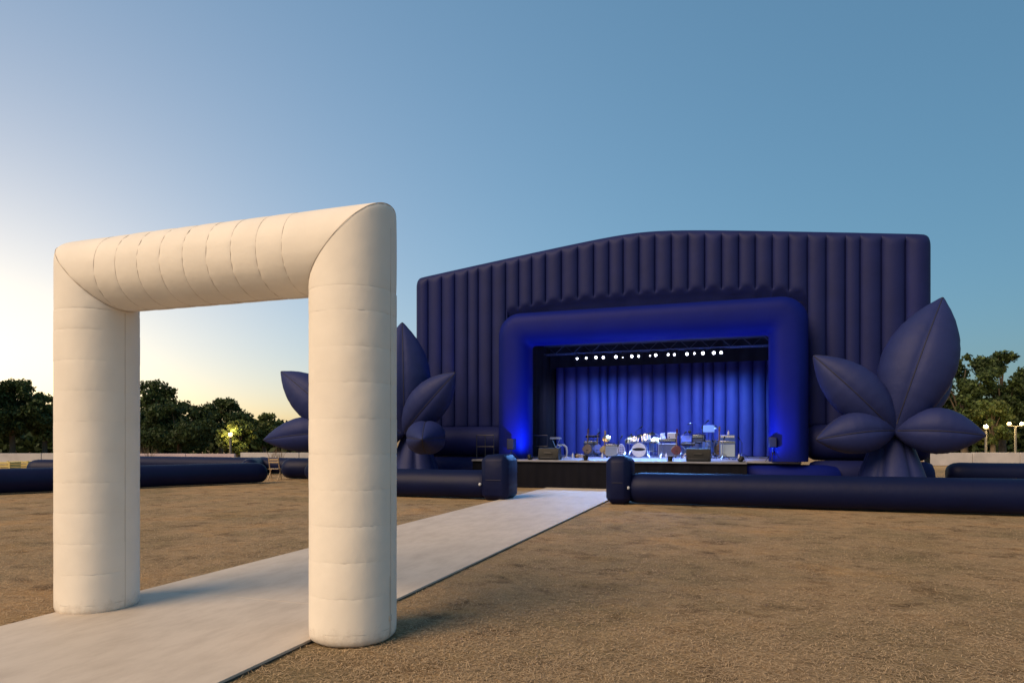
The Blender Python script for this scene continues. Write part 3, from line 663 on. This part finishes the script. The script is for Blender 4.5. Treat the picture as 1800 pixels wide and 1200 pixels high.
# drums
def drum(parent_name, c, r, dep, ax, lab, cat, shell=WHITEP, group='drums of the kit', legs=0, band=False, head=DRUMW):
    c = Vector(c); ax = Vector(ax).normalized(); o = empty(parent_name, (c.x, c.y, ZP), lab, cat, group)
    m = MB(); m.lathe([(r, -dep/2), (r, dep/2)], c, ax, 32); m.build('shell', shell, o)
    for sgn in (-1, 1):
        m = MB(); m.lathe([(r*.985, sgn*dep/2*1.0), (r*.5, sgn*(dep/2+.002)), (.001, sgn*(dep/2+.002))], c, ax, 32); h = m.build('drum_head', head, o)
        m = MB(); m.lathe([(r*.97, sgn*dep/2*1.03), (r*1.045, sgn*dep/2*1.03), (r*1.045, sgn*(dep/2-.035)), (r*1.0, sgn*(dep/2-.035))], c, ax, 32); m.build('hoop', CHROME if not band else BLUEP, o, sharp=30)
    a = Vector((0, 0, 1)) if abs(ax.z) < .9 else Vector((1, 0, 0)); nx = ax.cross(a).normalized(); ny = ax.cross(nx)
    for i in range(8):
        t = 2*math.pi*(i+.5)/8; q = c+(nx*math.cos(t)+ny*math.sin(t))*(r*1.03); m = MB(); m.tube([q-ax*dep*.48, q+ax*dep*.48], .007, 5); m.build('tension_rod', CHROME, o)
    if band:
        m = MB(); P = []
        for i in range(15):
            s = -1+2*i/14; hh = .055*(1-abs(s)**3)+.006
            P.append([c+Vector((s*r*.9, -dep/2-.006, .02+hh)), c+Vector((s*r*.9, -dep/2-.006, .02-hh*.9))])
        m.quadgrid(P); m.build('dark_stripe', BLKPL, h, smooth=False)
        for sx in (-1, 1): m = MB(); m.tube([c+Vector((sx*r*.95, -.05, -.05)), Vector((c.x+sx*(r+.12), c.y-.22, ZP+.005))], .011, 6); m.build('spur', CHROME, o)
    for i in range(legs):
        t = 2*math.pi*(i+.3)/legs; q = c+Vector((math.cos(t), math.sin(t), 0))*(r*1.05); m = MB(); m.tube([q+Vector((0, 0, dep*.1)), Vector((q.x, q.y, ZP+.1)), Vector((q.x*1.0+math.cos(t)*.05, q.y+math.sin(t)*.05, ZP+.004))], .009, 6); m.build('leg', CHROME, o)
    return o
KY = 26.2
bd = onY(1123, 792.5, KY-.2); bdz = ZP+.30
drum('bass_drum', (bd.x, KY, bdz), .285, .40, (0, 1, .0), 'bass drum with white head and dark stripe at the front of the kit', 'drum', band=True)
tx = floor_x(1135, KY); drum('rack_tom', (tx+.02, KY+.02, ZP+.75), .17, .26, (-.15, .3, 1), 'white speckled tom mounted above the bass drum', 'drum')
tx = floor_x(1117, KY); drum('rack_tom', (tx-.02, KY+.05, ZP+.69), .14, .18, (.15, .3, 1), 'small white tom on the left above the bass drum', 'drum')
fx = floor_x(1146, KY+.3); drum('floor_tom', (fx, KY+.35, ZP+.42), .19, .38, (0, 0, 1), 'blue floor tom on legs right of the bass drum', 'drum', shell=BLUEP, legs=3)
sx_ = floor_x(1106, KY+.3); drum('snare_drum', (sx_, KY+.4, ZP+.62), .17, .14, (0, .15, 1), 'shallow snare drum on thin legs left of the bass drum', 'drum', shell=CHROME, legs=3)
kx = floor_x(1246, 25.9); drum('conga_drum', (kx-.02, 25.8, ZP+.42), .22, .50, (0, 0, 1), 'blue upright hand drum on legs near the right amplifier', 'drum', shell=BLUEP, legs=3, group='hand drums on the right')
drum('conga_drum', (kx+.24, 26.25, ZP+.42), .19, .50, (0, 0, 1), 'second blue hand drum, behind and right of the first', 'drum', shell=BLUEP, legs=3, group='hand drums on the right')
kx2 = floor_x(1208, 26.0)
drum('conga_drum', (kx2-.05, 26.45, ZP+.38), .17, .46, (0, 0, 1), 'dark blue drum under the small keyboard', 'drum', shell=BLUEP, legs=3, group='hand drums on the right')

def tripod(m, x, Y, h, sp=.24, r=.010):
    for k in range(3):
        t = 2*math.pi*k/3+.4; m.tube([(x, Y, ZP+h), (x+sp*math.cos(t), Y+sp*math.sin(t), ZP+.006)], r, 6)
def cymbal(u, v, Y, r, lab, tilt=.25, mat=BRASS):
    p = onY(u, v, Y); o = empty('cymbal_stand', (p.x, Y, ZP), lab, 'cymbal', 'cymbals on stands')
    m = MB(); m.tube([(p.x, Y, ZP+.2), p], .011, 6); m.build('stand', CHROME, o)
    m = MB(); tripod(m, p.x, Y, .3); m.build('tripod', CHROME, o)
    m = MB(); m.lathe([(0, .03), (.02, .03), (.035, .012), (r*.5, .004), (r, -.012), (r, -.014), (r*.5, .001), (.03, .008)], p, (0, -tilt, 1), 28); m.build('cymbal', mat, o)
    m = MB(); m.lathe([(0, .06), (.012, .058), (.012, .03)], p, (0, -tilt, 1), 8); m.build('wing_nut', CHROME, o)
cymbal(1066, 770, 26.9, .17, 'brass cymbal on a stand above the grey amplifier', 1.4)
cymbal(1152, 773, 26.7, .19, 'brass cymbal tilted forward right of the toms', 1.1)
cymbal(1109, 769, 26.9, .17, 'brass cymbal on a stand left of the bass drum', .7)
cymbal(1240, 751, 26.9, .16, 'small cymbal on a tall stand at the right of the gear', .5, CHROME)
cymbal(1254, 750, 27.0, .15, 'rightmost small cymbal on a tall stand', .6, CHROME)
cymbal(1213, 744, 27.2, .12, 'highest small cymbal, on a tall stand above the keyboard', .3, CHROME)

def mic(u, vtop, Y, boom, lab, mat=STEEL, head=.03):
    x = floor_x(u, Y); top = onY(u, vtop, Y); o = empty('microphone_stand', (x, Y, ZP), lab, 'microphone stand', 'microphone stands')
    m = MB(); m.tube([(x, Y, ZP+.12), (x, Y, top.z)], .012, 6); m.build('pole', mat, o)
    m = MB(); tripod(m, x, Y, .22, .28); m.build('tripod', mat, o)
    e = top+Vector((boom, -.12, .16 if boom else .02))
    m = MB(); m.tube([top-Vector((boom*.25, 0, .04 if boom else 0)), e], .010, 6); m.build('boom', mat, o)
    d = (e-top).normalized(); m = MB(); m.lathe([(.014, -.1), (.02, 0), (head, .03), (head, .07), (.012, .09), (0, .09)], e, d, 12); m.build('microphone', BLKPL, o)
mic(1163, 768, 26.0, -.30, 'microphone on a bent silver boom over the drum kit', CHROME)
mic(1044, 768, 26.4, .22, 'dark microphone stand left of the grey amplifier')
mic(1088, 775, 25.4, .12, 'short microphone stand in front of the grey amplifier')
mic(1187, 772, 26.9, .10, 'microphone stand tilted beside the white box')
mic(1100, 772, 25.8, .20, 'silver microphone stand between patterned panel and bass drum', CHROME)
mic(1197, 768, 25.8, .16, 'silver microphone stand left of the small keyboard', CHROME)
mic(1257, 775, 26.3, .20, 'microphone stand with curved arm left of the tall cabinet')
mic(1213, 760, 27.3, 0, 'thick dark microphone stand behind the keyboard', STEEL, .07)
mic(1304, 778, 26.0, -.1, 'low microphone stand at the far right of the gear')
mic(1270, 778, 25.0, .06, 'short silver stand touching the left side of the tall cabinet', CHROME)

def guitar(u, Y, lab, mat, lean=.18, s=1.0):
    x = floor_x(u, Y); b = Vector((x, Y, ZP+.12)); o = empty('electric_guitar', (x, Y, ZP), lab, 'guitar', 'guitars on stands')
    pts = []; 
    for k in range(28):
        t = 2*math.pi*k/28; rx = (.165+.03*math.cos(2*t)-.02*math.cos(3*t))*s; pts.append((rx*math.cos(t)*(1-.12*math.sin(t)), .20*s*math.sin(t)+.2*s))
    m = MB(); P = []
    for yo, sc in ((-.022, .93), (-.018, 1), (.018, 1), (.022, .93)): P.append([b+Vector((px*sc, yo+lean*pz, .2*s+(pz-.2*s)*sc)) for px, pz in pts])
    bi = m.quadgrid(P, cv=True, flip=True); n = 28
    m.f.append(tuple(bi+k for k in range(n))); m.f.append(tuple(bi+3*n+k for k in range(n))[::-1]); bd_ = m.build('body', mat, o, sharp=50)
    m = MB(); m.box(b+Vector((0, -.028+lean*.2, .14*s)), (.10*s, .012, .05)); m.build('pickup', BLKPL, bd_, smooth=False)
    m = MB(); m.tube([b+Vector((0, lean*.36-.012, .36*s)), b+Vector((0, lean*.86-.012, .86*s))], .022, 8); m.build('neck', WOOD, o)
    m = MB(); m.box(b+Vector((0.01, lean*.93-.012, .94*s)), (.07, .02, .17), bev=.006); m.build('headstock', mat, o, sharp=20)
    m = MB(); tripod(m, x, Y+.1, .45, .2); m.tube([(x-.1, Y-.05, ZP+.12), (x+.1, Y-.05, ZP+.12)], .012, 6); m.build('stand', STEEL, o)
guitar(1062, 26.1, 'sunburst guitar on a stand left of the grey amplifier', pm('sunburst', (.26, .17, .05), .3, var=.3, vscale=6), s=.9)
guitar(1032, 26.6, 'dark guitar on a stand at the left of the gear', pm('dark_lacquer', (.10, .05, .03), .3), s=1.0)
guitar(1050, 27.0, 'blue guitar on a stand behind the others', BLUEP, s=1.0)

amp(1228, 27.0, .46, .86, .34, DGREY, 'tall narrow dark amplifier stack behind the right wedge monitor', trim=STEEL)
amp(1258, 27.2, .60, .56, .30, DGREY, 'low dark-blue amplifier behind the hand drums', trim=STEEL, cloth=BLUEP)
amp(1040, 27.4, .62, .60, .32, DGREY, 'dark amplifier in the shade behind the guitars', trim=STEEL, cloth=BLUEP)
cymbal(1143, 762, 27.0, .20, 'brass crash cymbal raised behind the toms', .35)
cymbal(1127, 765, 27.2, .18, 'brass cymbal in the middle behind the bass drum', .45)
cymbal(1226, 766, 27.4, .16, 'brass cymbal over the tall narrow amplifier', .5)
mic(1118, 758, 26.9, .22, 'tall microphone stand leaning over the snare drum')
mic(1235, 748, 26.4, .18, 'tallest microphone stand on the right of the gear')
mic(1247, 782, 25.1, -.16, 'short microphone stand in front of the hand drums', CHROME)
guitar(1189, 25.6, 'dark red bass guitar on a stand right of the wide amplifier', pm('red_lacquer', (.07, .012, .02), .25), s=.95)
guitar(1264, 26.0, 'sunburst bass guitar on a stand beside the tall cabinet', pm('amber_lacquer', (.16, .08, .03), .25, var=.3, vscale=6), s=1.05)
# patterned oval panel by the amp
x = floor_x(1092, 25.6); o = empty('oval_fan', (x, 25.6, ZP), 'oval white slatted floor fan between amplifier and bass drum', 'fan')
m = MB(); c = Vector((x, 25.6, ZP+.27)); m.tube([c+Vector((.13*math.cos(t), 0, .25*math.sin(t))) for t in np.linspace(0, 2*math.pi, 33)], .016, 8, cap=False); m.build('rim', WHITEP, o)
m = MB(); m.lathe([(.0, 0), (.10, 0), (.10, .02), (0, .02)], (x, 25.6, ZP+.004), seg=20); m.build('foot', WHITEP, o)
for i in range(5):
    zz = -.17+i*.085; ww = .13*math.sqrt(1-(zz/.25)**2); m = MB(); m.box(c+Vector((0, 0, zz)), (2*ww-.01, .02, .028), bev=.004); m.build('slat', WHITEP, o, sharp=20)
for sx in (-.06, 0, .06):
    hh = .25*math.sqrt(1-(sx/.13)**2); m = MB(); m.box(c+Vector((sx, .002, 0)), (.018, .018, 2*hh-.02), bev=.004); m.build('bar', WHITEP, o, sharp=20)

def keyboard(u, Y, z, wd, lab, mat=BLKPL, group='keyboards on stands'):
    x = floor_x(u, Y); o = empty('keyboard_stand', (x, Y, ZP), lab, 'keyboard', group)
    m = MB(); m.box((x, Y, z), (wd, .26, .07), bev=.012); kb = m.build('keyboard', mat, o, sharp=20)
    m = MB(); m.box((x, Y-.06, z+.038), (wd*.9, .11, .012), bev=.003); m.build('white_keys', WHITEP, kb, sharp=20)
    for i in range(int(wd/.05)):
        m = MB(); m.box((x-wd*.43+i*.05, Y-.03, z+.05), (.018, .06, .012)); m.build('black_key', BLKPL, kb, smooth=False)
    for s in (-1, 1):
        m = MB(); m.tube([(x-s*wd*.38, Y+.02*s, z-.04), (x+s*wd*.38, Y+.02*s, ZP+.01)], .016, 6); m.build('leg', CHROME, o)
        m = MB(); m.tube([(x+s*wd*.38, Y-.2, ZP+.016), (x+s*wd*.38, Y+.2, ZP+.016)], .014, 6); m.build('foot_bar', STEEL, o)
keyboard(1209, 26.2, onY(1209, 781, 26.2).z, .55, 'small keyboard on a crossed stand right of the wide amplifier')
keyboard(977, 25.6, onY(977, 770, 25.6).z, .42, 'small pale keyboard on a crossed stand at the left of the deck', WHITEP)
keyboard(1042, 27.6, onY(1042, 767, 27.6).z, .55, 'dark keyboard on a crossed stand behind the guitars')

# music stand, stool, chair, left-hand cooler etc.
def music_stand(u, v, Y, lab, mat):
    p = onY(u, v, Y); o = empty('music_stand', (p.x, Y, ZP), lab, 'music stand', 'music stands')
    m = MB(); m.tube([(p.x, Y, ZP+.15), (p.x, Y, p.z)], .011, 6); m.build('pole', STEEL, o); m = MB(); tripod(m, p.x, Y, .28); m.build('tripod', STEEL, o)
    m = MB(); m.box((p.x, Y-.02, p.z+.08), (.42, .012, .30), rx=R(-22), bev=.004); m.build('desk', mat, o, sharp=20)
    m = MB(); m.box((p.x, Y-.09, p.z-.055), (.42, .05, .012)); m.build('ledge', STEEL, o, smooth=False)
music_stand(1246, 757, 26.6, 'wide pale music stand among the cymbals on the right', pm('blue_grey_desk', (.10, .16, .24), .5))
music_stand(1206, 775, 27.2, 'blue music stand behind the small keyboard', BLUEP)
def speaker_on_pole(u, v0, v1, Y, wd, lab):
    a = onY(u, v0, Y); b = onY(u, v1, Y); o = empty('speaker_on_pole', (a.x, Y, ZP), lab, 'speaker', 'black speakers beside the frame columns')
    m = MB(); m.box((a.x, Y, (a.z+b.z)/2), (wd, .26, a.z-b.z), bev=.02); m.build('cabinet', BLKPL, o, sharp=20)
    m = MB(); m.box((a.x, Y-.135, (a.z+b.z)/2), (wd*.86, .012, (a.z-b.z)*.88), bev=.004); m.build('grille', STEEL, o, sharp=20)
    m = MB(); m.tube([(a.x, Y, ZP+.2), (a.x, Y, b.z)], .016, 8); m.build('pole', STEEL, o); m = MB(); tripod(m, a.x, Y, .32, .26); m.build('tripod', STEEL, o)
speaker_on_pole(899, 771, 790, 22.55, .27, 'black speaker on a pole in front of the left frame column')
speaker_on_pole(1358, 768, 786, 22.9, .25, 'black speaker on a pole in front of the right frame column')
def rail(u0, u1, Y, lab):
    x0, x1 = floor_x(u0, Y), floor_x(u1, Y); o = empty('hand_rail', (x0, Y, ZP), lab, 'rail', 'thin hand rails at the stage edge')
    for z in (.45, .86): m = MB(); m.tube([(x0, Y, ZP+z), (x1, Y, ZP+z)], .014, 6); m.build('bar', STEEL, o)
    for x in np.linspace(x0, x1, 3): m = MB(); m.tube([(x, Y, ZP+.002), (x, Y, ZP+.87)], .015, 6); m.build('post', STEEL, o)
rail(838, 868, 22.3, 'thin dark hand rail at the left end of the stage'); rail(906, 962, 23.9, 'thin dark hand rail across the left wing of the stage')
rail(1366, 1404, 23.2, 'thin dark hand rail at the right end of the stage')
def stool(u, Y, h, lab, mat=BLKPL):
    x = floor_x(u, Y); o = empty('stool', (x, Y, ZP), lab, 'stool', 'stools on stage')
    m = MB(); m.lathe([(0, h), (.15, h), (.17, h-.03), (.16, h-.07), (0, h-.07)], (x, Y, ZP), seg=20); m.build('seat', mat, o); m = MB(); m.tube([(x, Y, ZP+h-.07), (x, Y, ZP+.2)], .018, 8); m.build('column', CHROME, o)
    for k in range(3): t = 2*math.pi*k/3; m = MB(); m.tube([(x, Y, ZP+.28), (x+.22*math.cos(t), Y+.22*math.sin(t), ZP+.01)], .011, 6); m.build('leg', CHROME, o)
stool(1128, 26.9, .50, 'round drummer stool behind the bass drum'); stool(1229, 26.6, .62, 'tall dark stool behind the right wedge monitor')
# angled white projector-like lamp on the left
p = onY(993, 780, 25.2); o = empty('angled_lamp', (p.x, 25.2, ZP), 'white curved floor lamp standing left of the gear', 'floor lamp')
m = MB(); m.tube([(p.x+.06, 25.2, ZP+.02), (p.x+.09, 25.2, ZP+.22), (p.x+.06, 25.2, ZP+.40), (p.x-.03, 25.2, ZP+.48), (p.x-.12, 25.2, ZP+.50)], [.03, .035, .04, .04, .03], 10); m.build('arm', WHITEP, o)
m = MB(); m.lathe([(0, 0), (.13, 0), (.13, .025), (.03, .04)], (p.x+.06, 25.2, ZP+.003), seg=20); m.build('base', WHITEP, o)
m = MB(); m.lathe([(.03, -.02), (.06, .06), (.075, .12), (.07, .12), (.05, .06)], (p.x-.12, 25.2, ZP+.50), (-1, 0, -.3), 16); m.build('shade', CHROME, o)
# small things on the deck
def small_bottle(u, Y, i):
    x = floor_x(u, Y); o = empty('water_bottle', (x, Y, ZP), ['clear water bottle on the deck left of the guitars', 'water bottle standing in front of the grey amplifier', 'water bottle at the feet of the wide amplifier', 'water bottle right of the tall cabinet'][i], 'bottle', 'bottles on the deck')
    m = MB(); m.lathe([(0, .004), (.034, .004), (.036, .12), (.03, .16), (.014, .19), (.014, .21), (0, .21)], (x, Y, ZP), seg=12); m.build('body', WHITEP, o); m = MB(); m.lathe([(.017, .205), (.017, .235), (0, .235)], (x, Y, ZP), seg=10); m.build('cap', BLUEP, o)
for i, (u, Y) in enumerate(((1007, 24.6), (1059, 24.3), (1171, 25.0), (1299, 24.6))): small_bottle(u, Y, i)
x = floor_x(1019, 25.0); o = empty('cable_coil', (x, 25.0, ZP), 'coiled pale cable heap on the deck at the left', 'cable')
m = MB(); m.tube([(x+(.13+.03*math.sin(t*.7))*math.cos(t)+.03*math.sin(t*.23), 25.0+(.13+.02*math.cos(t*.9))*math.sin(t), ZP+.02+.11*abs(math.sin(t*.31))) for t in np.linspace(0, 44, 180)], .013, 5); m.build('cable', PALEW, o)
m = MB(); m.box((x-.12, 25.05, ZP+.09), (.14, .16, .17), bev=.01); m.build('plug_box', BLKPL, o, sharp=20)
for i, (u, Y) in enumerate(((1084, 24.9), (1162, 24.9), (1205, 25.1), (1290, 24.5))):
    x = floor_x(u, Y); o = empty('effects_pedal', (x, Y, ZP), ['small effects pedal left of the bass drum', 'small effects pedal in front of the wide amplifier', 'small effects pedal under the small keyboard', 'small effects pedal in front of the tall cabinet'][i], 'pedal', 'effects pedals on the deck')
    m = MB(); m.box((x, Y, ZP+.032), (.13, .16, .055), bev=.008, rx=R(6)); b_ = m.build('case', (BRASS, CHROME, WHITEP, BLUEP)[i], o, sharp=20); m = MB(); m.lathe([(.016, 0), (.016, .02), (0, .02)], (x, Y-.05, ZP+.058), seg=10); m.build('switch', CHROME, o)

# ================================================================ BACKGROUND
def low_wall(lat0, lat1, d, h, mat, lab, pw=2.9):
    a = FW*d+RT*lat0; o = empty('low_concrete_wall', (a.x, a.y, 0), lab, 'wall', 'low concrete walls at the field edge'); n = int((lat1-lat0)/pw)
    for i in range(n):
        l0 = lat0+(lat1-lat0)*(i+.5)/n; c = FW*d+RT*l0; m = MB(); m.box((c.x, c.y, h/2), ((lat1-lat0)/n-.04, .22, h-random.random()*.05), rz=YAW, bev=.02); m.build('panel', mat, o, sharp=20)
low_wall(-48, -23.5, 42.0, .80, CONC, 'low grey concrete wall at the far left edge of the field')
low_wall(-23.4, -17.3, 41.6, .78, CONCP, 'low pinkish concrete wall in the middle left distance')
low_wall(-17.2, -6, 42.2, .83, CONC, 'low grey concrete wall behind the left flowers')
low_wall(26, 50, 42.0, .84, CONC, 'low pale concrete wall under the trees on the right')

def street_lamp(u, v, d, heads, lab, en=160):
    p = atD(u, v, d); o = empty('lamp_post', (p.x, p.y, 0), lab, 'lamp post', 'lit lamp posts')
    m = MB(); m.tube([(p.x, p.y, 0), (p.x, p.y, .3), (p.x, p.y, .32), (p.x, p.y, p.z-.1)], [.11, .10, .075, .065], 12); m.build('post', POSTM, o, sharp=20)
    offs = [0] if heads == 1 else [-.42, .42]
    if heads == 2: m = MB(); m.tube([p+RT*-.45+Vector((0, 0, -.02)), p+Vector((0, 0, -.10)), p+RT*.45+Vector((0, 0, -.02))], .03, 8); m.build('arm', POSTM, o)
    for k in offs:
        c = p+RT*k; r = .15 if heads == 1 else .12
        m = MB(); m.lathe([(.001, -r), (r*.5, -r*.87), (r*.87, -r*.5), (r, 0), (r*.87, r*.5), (r*.5, r*.87), (.001, r)], c+Vector((0, 0, .08)), seg=20); m.build('globe', GLOBE, o, sharp=180)
        m = MB(); m.lathe([(.07, 0), (.09, .08), (.10, .09)], c+Vector((0, 0, -.16)), seg=12); m.build('collar', STEEL, o)
        L = bpy.data.lights.new('point', 'POINT'); lo = bpy.data.objects.new('lamp_glow', L); COL.objects.link(lo); lo.parent = o; lo.matrix_parent_inverse = o.matrix_world.inverted()
        lo.location = c+Vector((0, 0, .42)); L.energy = en; L.color = (1, .72, .28); L.shadow_soft_size = .18
street_lamp(405, 766, 46, 1, 'lit globe lamp post in front of the trees on the left', 340)
street_lamp(1733, 752, 45, 1, 'lit lamp post beside the tip of the right flower', 420)
street_lamp(1785, 747, 44, 2, 'two-headed lit lamp post at the far right', 330)

def tree(u, vtop, d, wid, lab, mats, vbase=None, seed=0, trunk_h=.34, n=5200, leaf=.155):
    r = random.Random(seed); nr = np.random.default_rng(seed)
    base = FW*d+RT*((u-900)/F*d); H = EYE+(771-vtop)/F*d; W = wid/F*d/2
    o = empty('tree', base, lab, 'tree', 'trees along the field edge')
    m = MB(); th = H*trunk_h; tw = .12+.018*H
    m.tube([base, base+Vector((.03, 0, .15*th)), base+Vector((.08*r.uniform(-1, 1), 0, th)), base+Vector((.2*r.uniform(-1, 1), .1, H*.62)), base+Vector((.1, 0, H*.86))], [tw*1.35, tw, tw*.85, tw*.5, tw*.12], 9)
    clumps = []
    for k in range(44):
        t = r.random(); z = th*.75+(H-th*.75)*(.12+.86*t); env = math.sin(math.pi*min(1, .16+.80*t**.9))**.6
        a = r.random()*6.283; q = math.sqrt(r.random())*W*env*.9
        c = base+Vector((q*math.cos(a), q*math.sin(a), z)); rad = W*(.15+.17*r.random())*(1-.35*t)
        c.z = min(c.z, H-rad*.7); clumps.append((c, rad))
        if k % 4 == 0:
            s = base+Vector((0, 0, th*(.8+.5*r.random()))); mid = (s+c)/2+Vector((0, 0, .15*H*(r.random()-.3))); m.tube([s, mid, c], [tw*.42, tw*.25, tw*.06], 6)
    m.build('trunk', BARK, o, sharp=60)
    # leaves: small folded quads packed on clump shells
    tot = sum(q*q for _, q in clumps); V = []; k = n
    for c, rad in clumps:
        cnt = int(k*rad*rad/tot); dirs = nr.normal(size=(cnt, 3)); dirs /= np.linalg.norm(dirs, axis=1)[:, None]
        rr = rad*(.55+.55*nr.random(cnt)**.6)*(1+.25*np.sin(dirs[:, 0]*7+dirs[:, 2]*9))
        ctr = np.array(c)+dirs*rr[:, None]*np.array([1, 1, .82])
        a = nr.normal(size=(cnt, 3)); a /= np.linalg.norm(a, axis=1)[:, None]; b = np.cross(a, dirs+.6*nr.normal(size=(cnt, 3))); b /= np.linalg.norm(b, axis=1)[:, None]+1e-6
        s = leaf*(.55+.8*nr.random(cnt))[:, None]
        V.append(np.stack([ctr-a*s, ctr+b*s*.55, ctr+a*s, ctr-b*s*.55], 1))
    V = np.concatenate(V); V[:, :, 2] = np.maximum(V[:, :, 2], .5); kq = len(V)
    half = V.reshape(-1, 3)
    me = bpy.data.meshes.new('crown'); me.vertices.add(kq*4); me.vertices.foreach_set('co', (half-np.array(base)).ravel())
    me.loops.add(kq*4); me.loops.foreach_set('vertex_index', np.arange(kq*4, dtype=np.int32)); me.polygons.add(kq); me.polygons.foreach_set('loop_start', np.arange(0, kq*4, 4, dtype=np.int32))
    me.update(calc_edges=True); me.validate()
    for mt in mats: me.materials.append(mt)
    if len(mats) > 1: me.polygons.foreach_set('material_index', (nr.random(kq) < .35).astype(np.int32))
    co = bpy.data.objects.new('crown', me); COL.objects.link(co); co.parent = o
    return o
D_, M_, L_ = LEAF
trees = [(-40, 655, 58, 150, 'dark tree cut by the left edge of the picture', [D_, M_]), (22, 668, 60, 120, 'tallest dark tree left of the arch', [D_, M_]), (78, 692, 62, 80, 'lighter green tree touching the far arch leg', [M_, L_]),
 (150, 690, 66, 140, 'tree hidden mostly behind the far arch leg', [D_, M_]), (276, 670, 60, 120, 'tall open-crowned tree right of the far arch leg', [D_, M_]), (315, 712, 55, 150, 'wide low dark tree in the middle of the arch opening', [D_]),
 (388, 702, 62, 100, 'round-topped tree behind the globe lamp', [D_, M_]), (418, 740, 48, 72, 'small yellow-green tree beside the globe lamp', [M_, L_]), (465, 727, 66, 78, 'small far tree left of the left flower petals', [M_, L_]),
 (535, 748, 70, 60, 'low tree peeking between the left flower petals', [M_]), (250, 722, 57, 90, 'low dark tree beside the far arch leg', [D_]),
 (1695, 624, 54, 110, 'dense tree between the right flower and the lamp posts', [D_, M_]), (1762, 620, 56, 130, 'big round tree above the two-headed lamp post', [D_, M_]), (1835, 640, 58, 130, 'dark tree cut by the right edge of the picture', [D_]),
 (1655, 690, 58, 80, 'low tree behind the tall petal of the right flower', [D_, M_]), (1745, 705, 51, 90, 'small warm-lit tree right above the lamp posts', [M_, L_])]
for i, (u, v, d, wd, lab, mats) in enumerate(trees): tree(u, v, d, wd, lab, mats, seed=20+i, n=11000 if wd > 90 else 7000)
# dense far woodland that closes the gaps under the crowns
def far_wood(lat0, lat1, d, h, seed):
    nr = np.random.default_rng(seed); k = 9000; lat = lat0+(lat1-lat0)*nr.random(k); hh = h*(.75+.25*np.sin(lat*.9)+.12*np.sin(lat*2.7)); z = hh*nr.random(k)**.8; dd = d+6*nr.random(k)
    ctr = np.stack([lat*RT.x+dd*FW.x, lat*RT.y+dd*FW.y, z+.1], 1); a = nr.normal(size=(k, 3)); a /= np.linalg.norm(a, axis=1)[:, None]; b = np.cross(a, nr.normal(size=(k, 3))); b /= np.linalg.norm(b, axis=1)[:, None]; s = .40*(.5+nr.random(k))[:, None]
    V = np.stack([ctr-a*s, ctr+b*s*.6, ctr+a*s, ctr-b*s*.6], 1).reshape(-1, 3)
    me = bpy.data.meshes.new('far_wood'); me.vertices.add(k*4); me.vertices.foreach_set('co', V.ravel()); me.loops.add(k*4); me.loops.foreach_set('vertex_index', np.arange(k*4, dtype=np.int32)); me.polygons.add(k); me.polygons.foreach_set('loop_start', np.arange(0, k*4, 4, dtype=np.int32)); me.update(calc_edges=True); me.materials.append(D_)
    o = bpy.data.objects.new('far_wood', me); COL.objects.link(o); return o
tag(far_wood(-70, -14, 70, 3.6, 5), 'dark mass of far undergrowth behind the trees on the left', 'woodland', kind='stuff')
tag(far_wood(36, 75, 66, 4.0, 6), 'dark mass of far undergrowth behind the trees on the right', 'woodland', kind='stuff')

# folding chair by the barriers, crates, dry shrubs
p = onG(483, 843); o = empty('folding_chair', p, 'pale wooden folding chair standing between the barrier tubes', 'chair')
for s in (-.2, .2):
    q = p+RT*s
    m = MB(); m.tube([q+FW*.22, q-FW*.02+Vector((0, 0, .50)), q-FW*.16+Vector((0, 0, .92))], .022, 6); m.build('back_leg', PALEW, o)
    m = MB(); m.tube([q-FW*.25, q+FW*.18+Vector((0, 0, .46))], .022, 6); m.build('front_leg', PALEW, o)
for i in range(4): m = MB(); c = p+FW*(-.16+.11*i)+Vector((0, 0, .46)); m.box(c, (.42, .085, .02), rz=YAW, bev=.004); m.build('seat_slat', PALEW, o, sharp=20)
for i in range(2): m = MB(); c = p+FW*(-.12-.02*i)+Vector((0, 0, .74+.11*i)); m.box(c, (.42, .02, .07), rz=YAW, bev=.004); m.build('back_slat', PALEW, o, sharp=20)
for i, (u, v, lab) in enumerate(((8, 826, 'slatted crate coloured as if yellow-lit at the left picture edge, behind the long barrier'), (40, 824, 'slatted crate coloured as if yellow-lit, second from the left picture edge'))):
    p = onG(u, v+6); o = empty('slatted_crate', p, lab, 'crate', 'crates with yellow light in their colour by the low wall')
    for k in range(4):
        m = MB(); m.box(p+Vector((0, 0, .10+.14*k)), (1.1, .7, .10), rz=YAW, bev=.01); m.build('slat', CRATE, o, sharp=20)
    for sx in (-1, 1): m = MB(); m.box(p+RT*(.50*sx)-FW*.36+Vector((0, 0, .30)), (.08, .03, .6), rz=YAW); m.build('post', CRATE, o, smooth=False)
for i, (u, d) in enumerate(((478, 41), (492, 40.5), (262, 41))):
    nr = np.random.default_rng(60+i); base = FW*d+RT*((u-900)/F*d); o = empty('dry_shrub', base, ['twiggy dry shrub before the low wall, left one by the flower', 'twiggy dry shrub before the low wall, right one by the flower', 'dark dry shrub before the pinkish wall'][i], 'shrub', 'dry shrubs by the wall')
    for k in range(16):
        a = nr.random()*6.28; sp = .1+.35*nr.random(); m = MB(); m.tube([base, base+Vector((sp*.4*math.cos(a), sp*.4*math.sin(a), .5)), base+Vector((sp*math.cos(a), sp*math.sin(a), .8+.5*nr.random()))], [.018, .012, .004], 4); m.build('twig', DRYL, o)
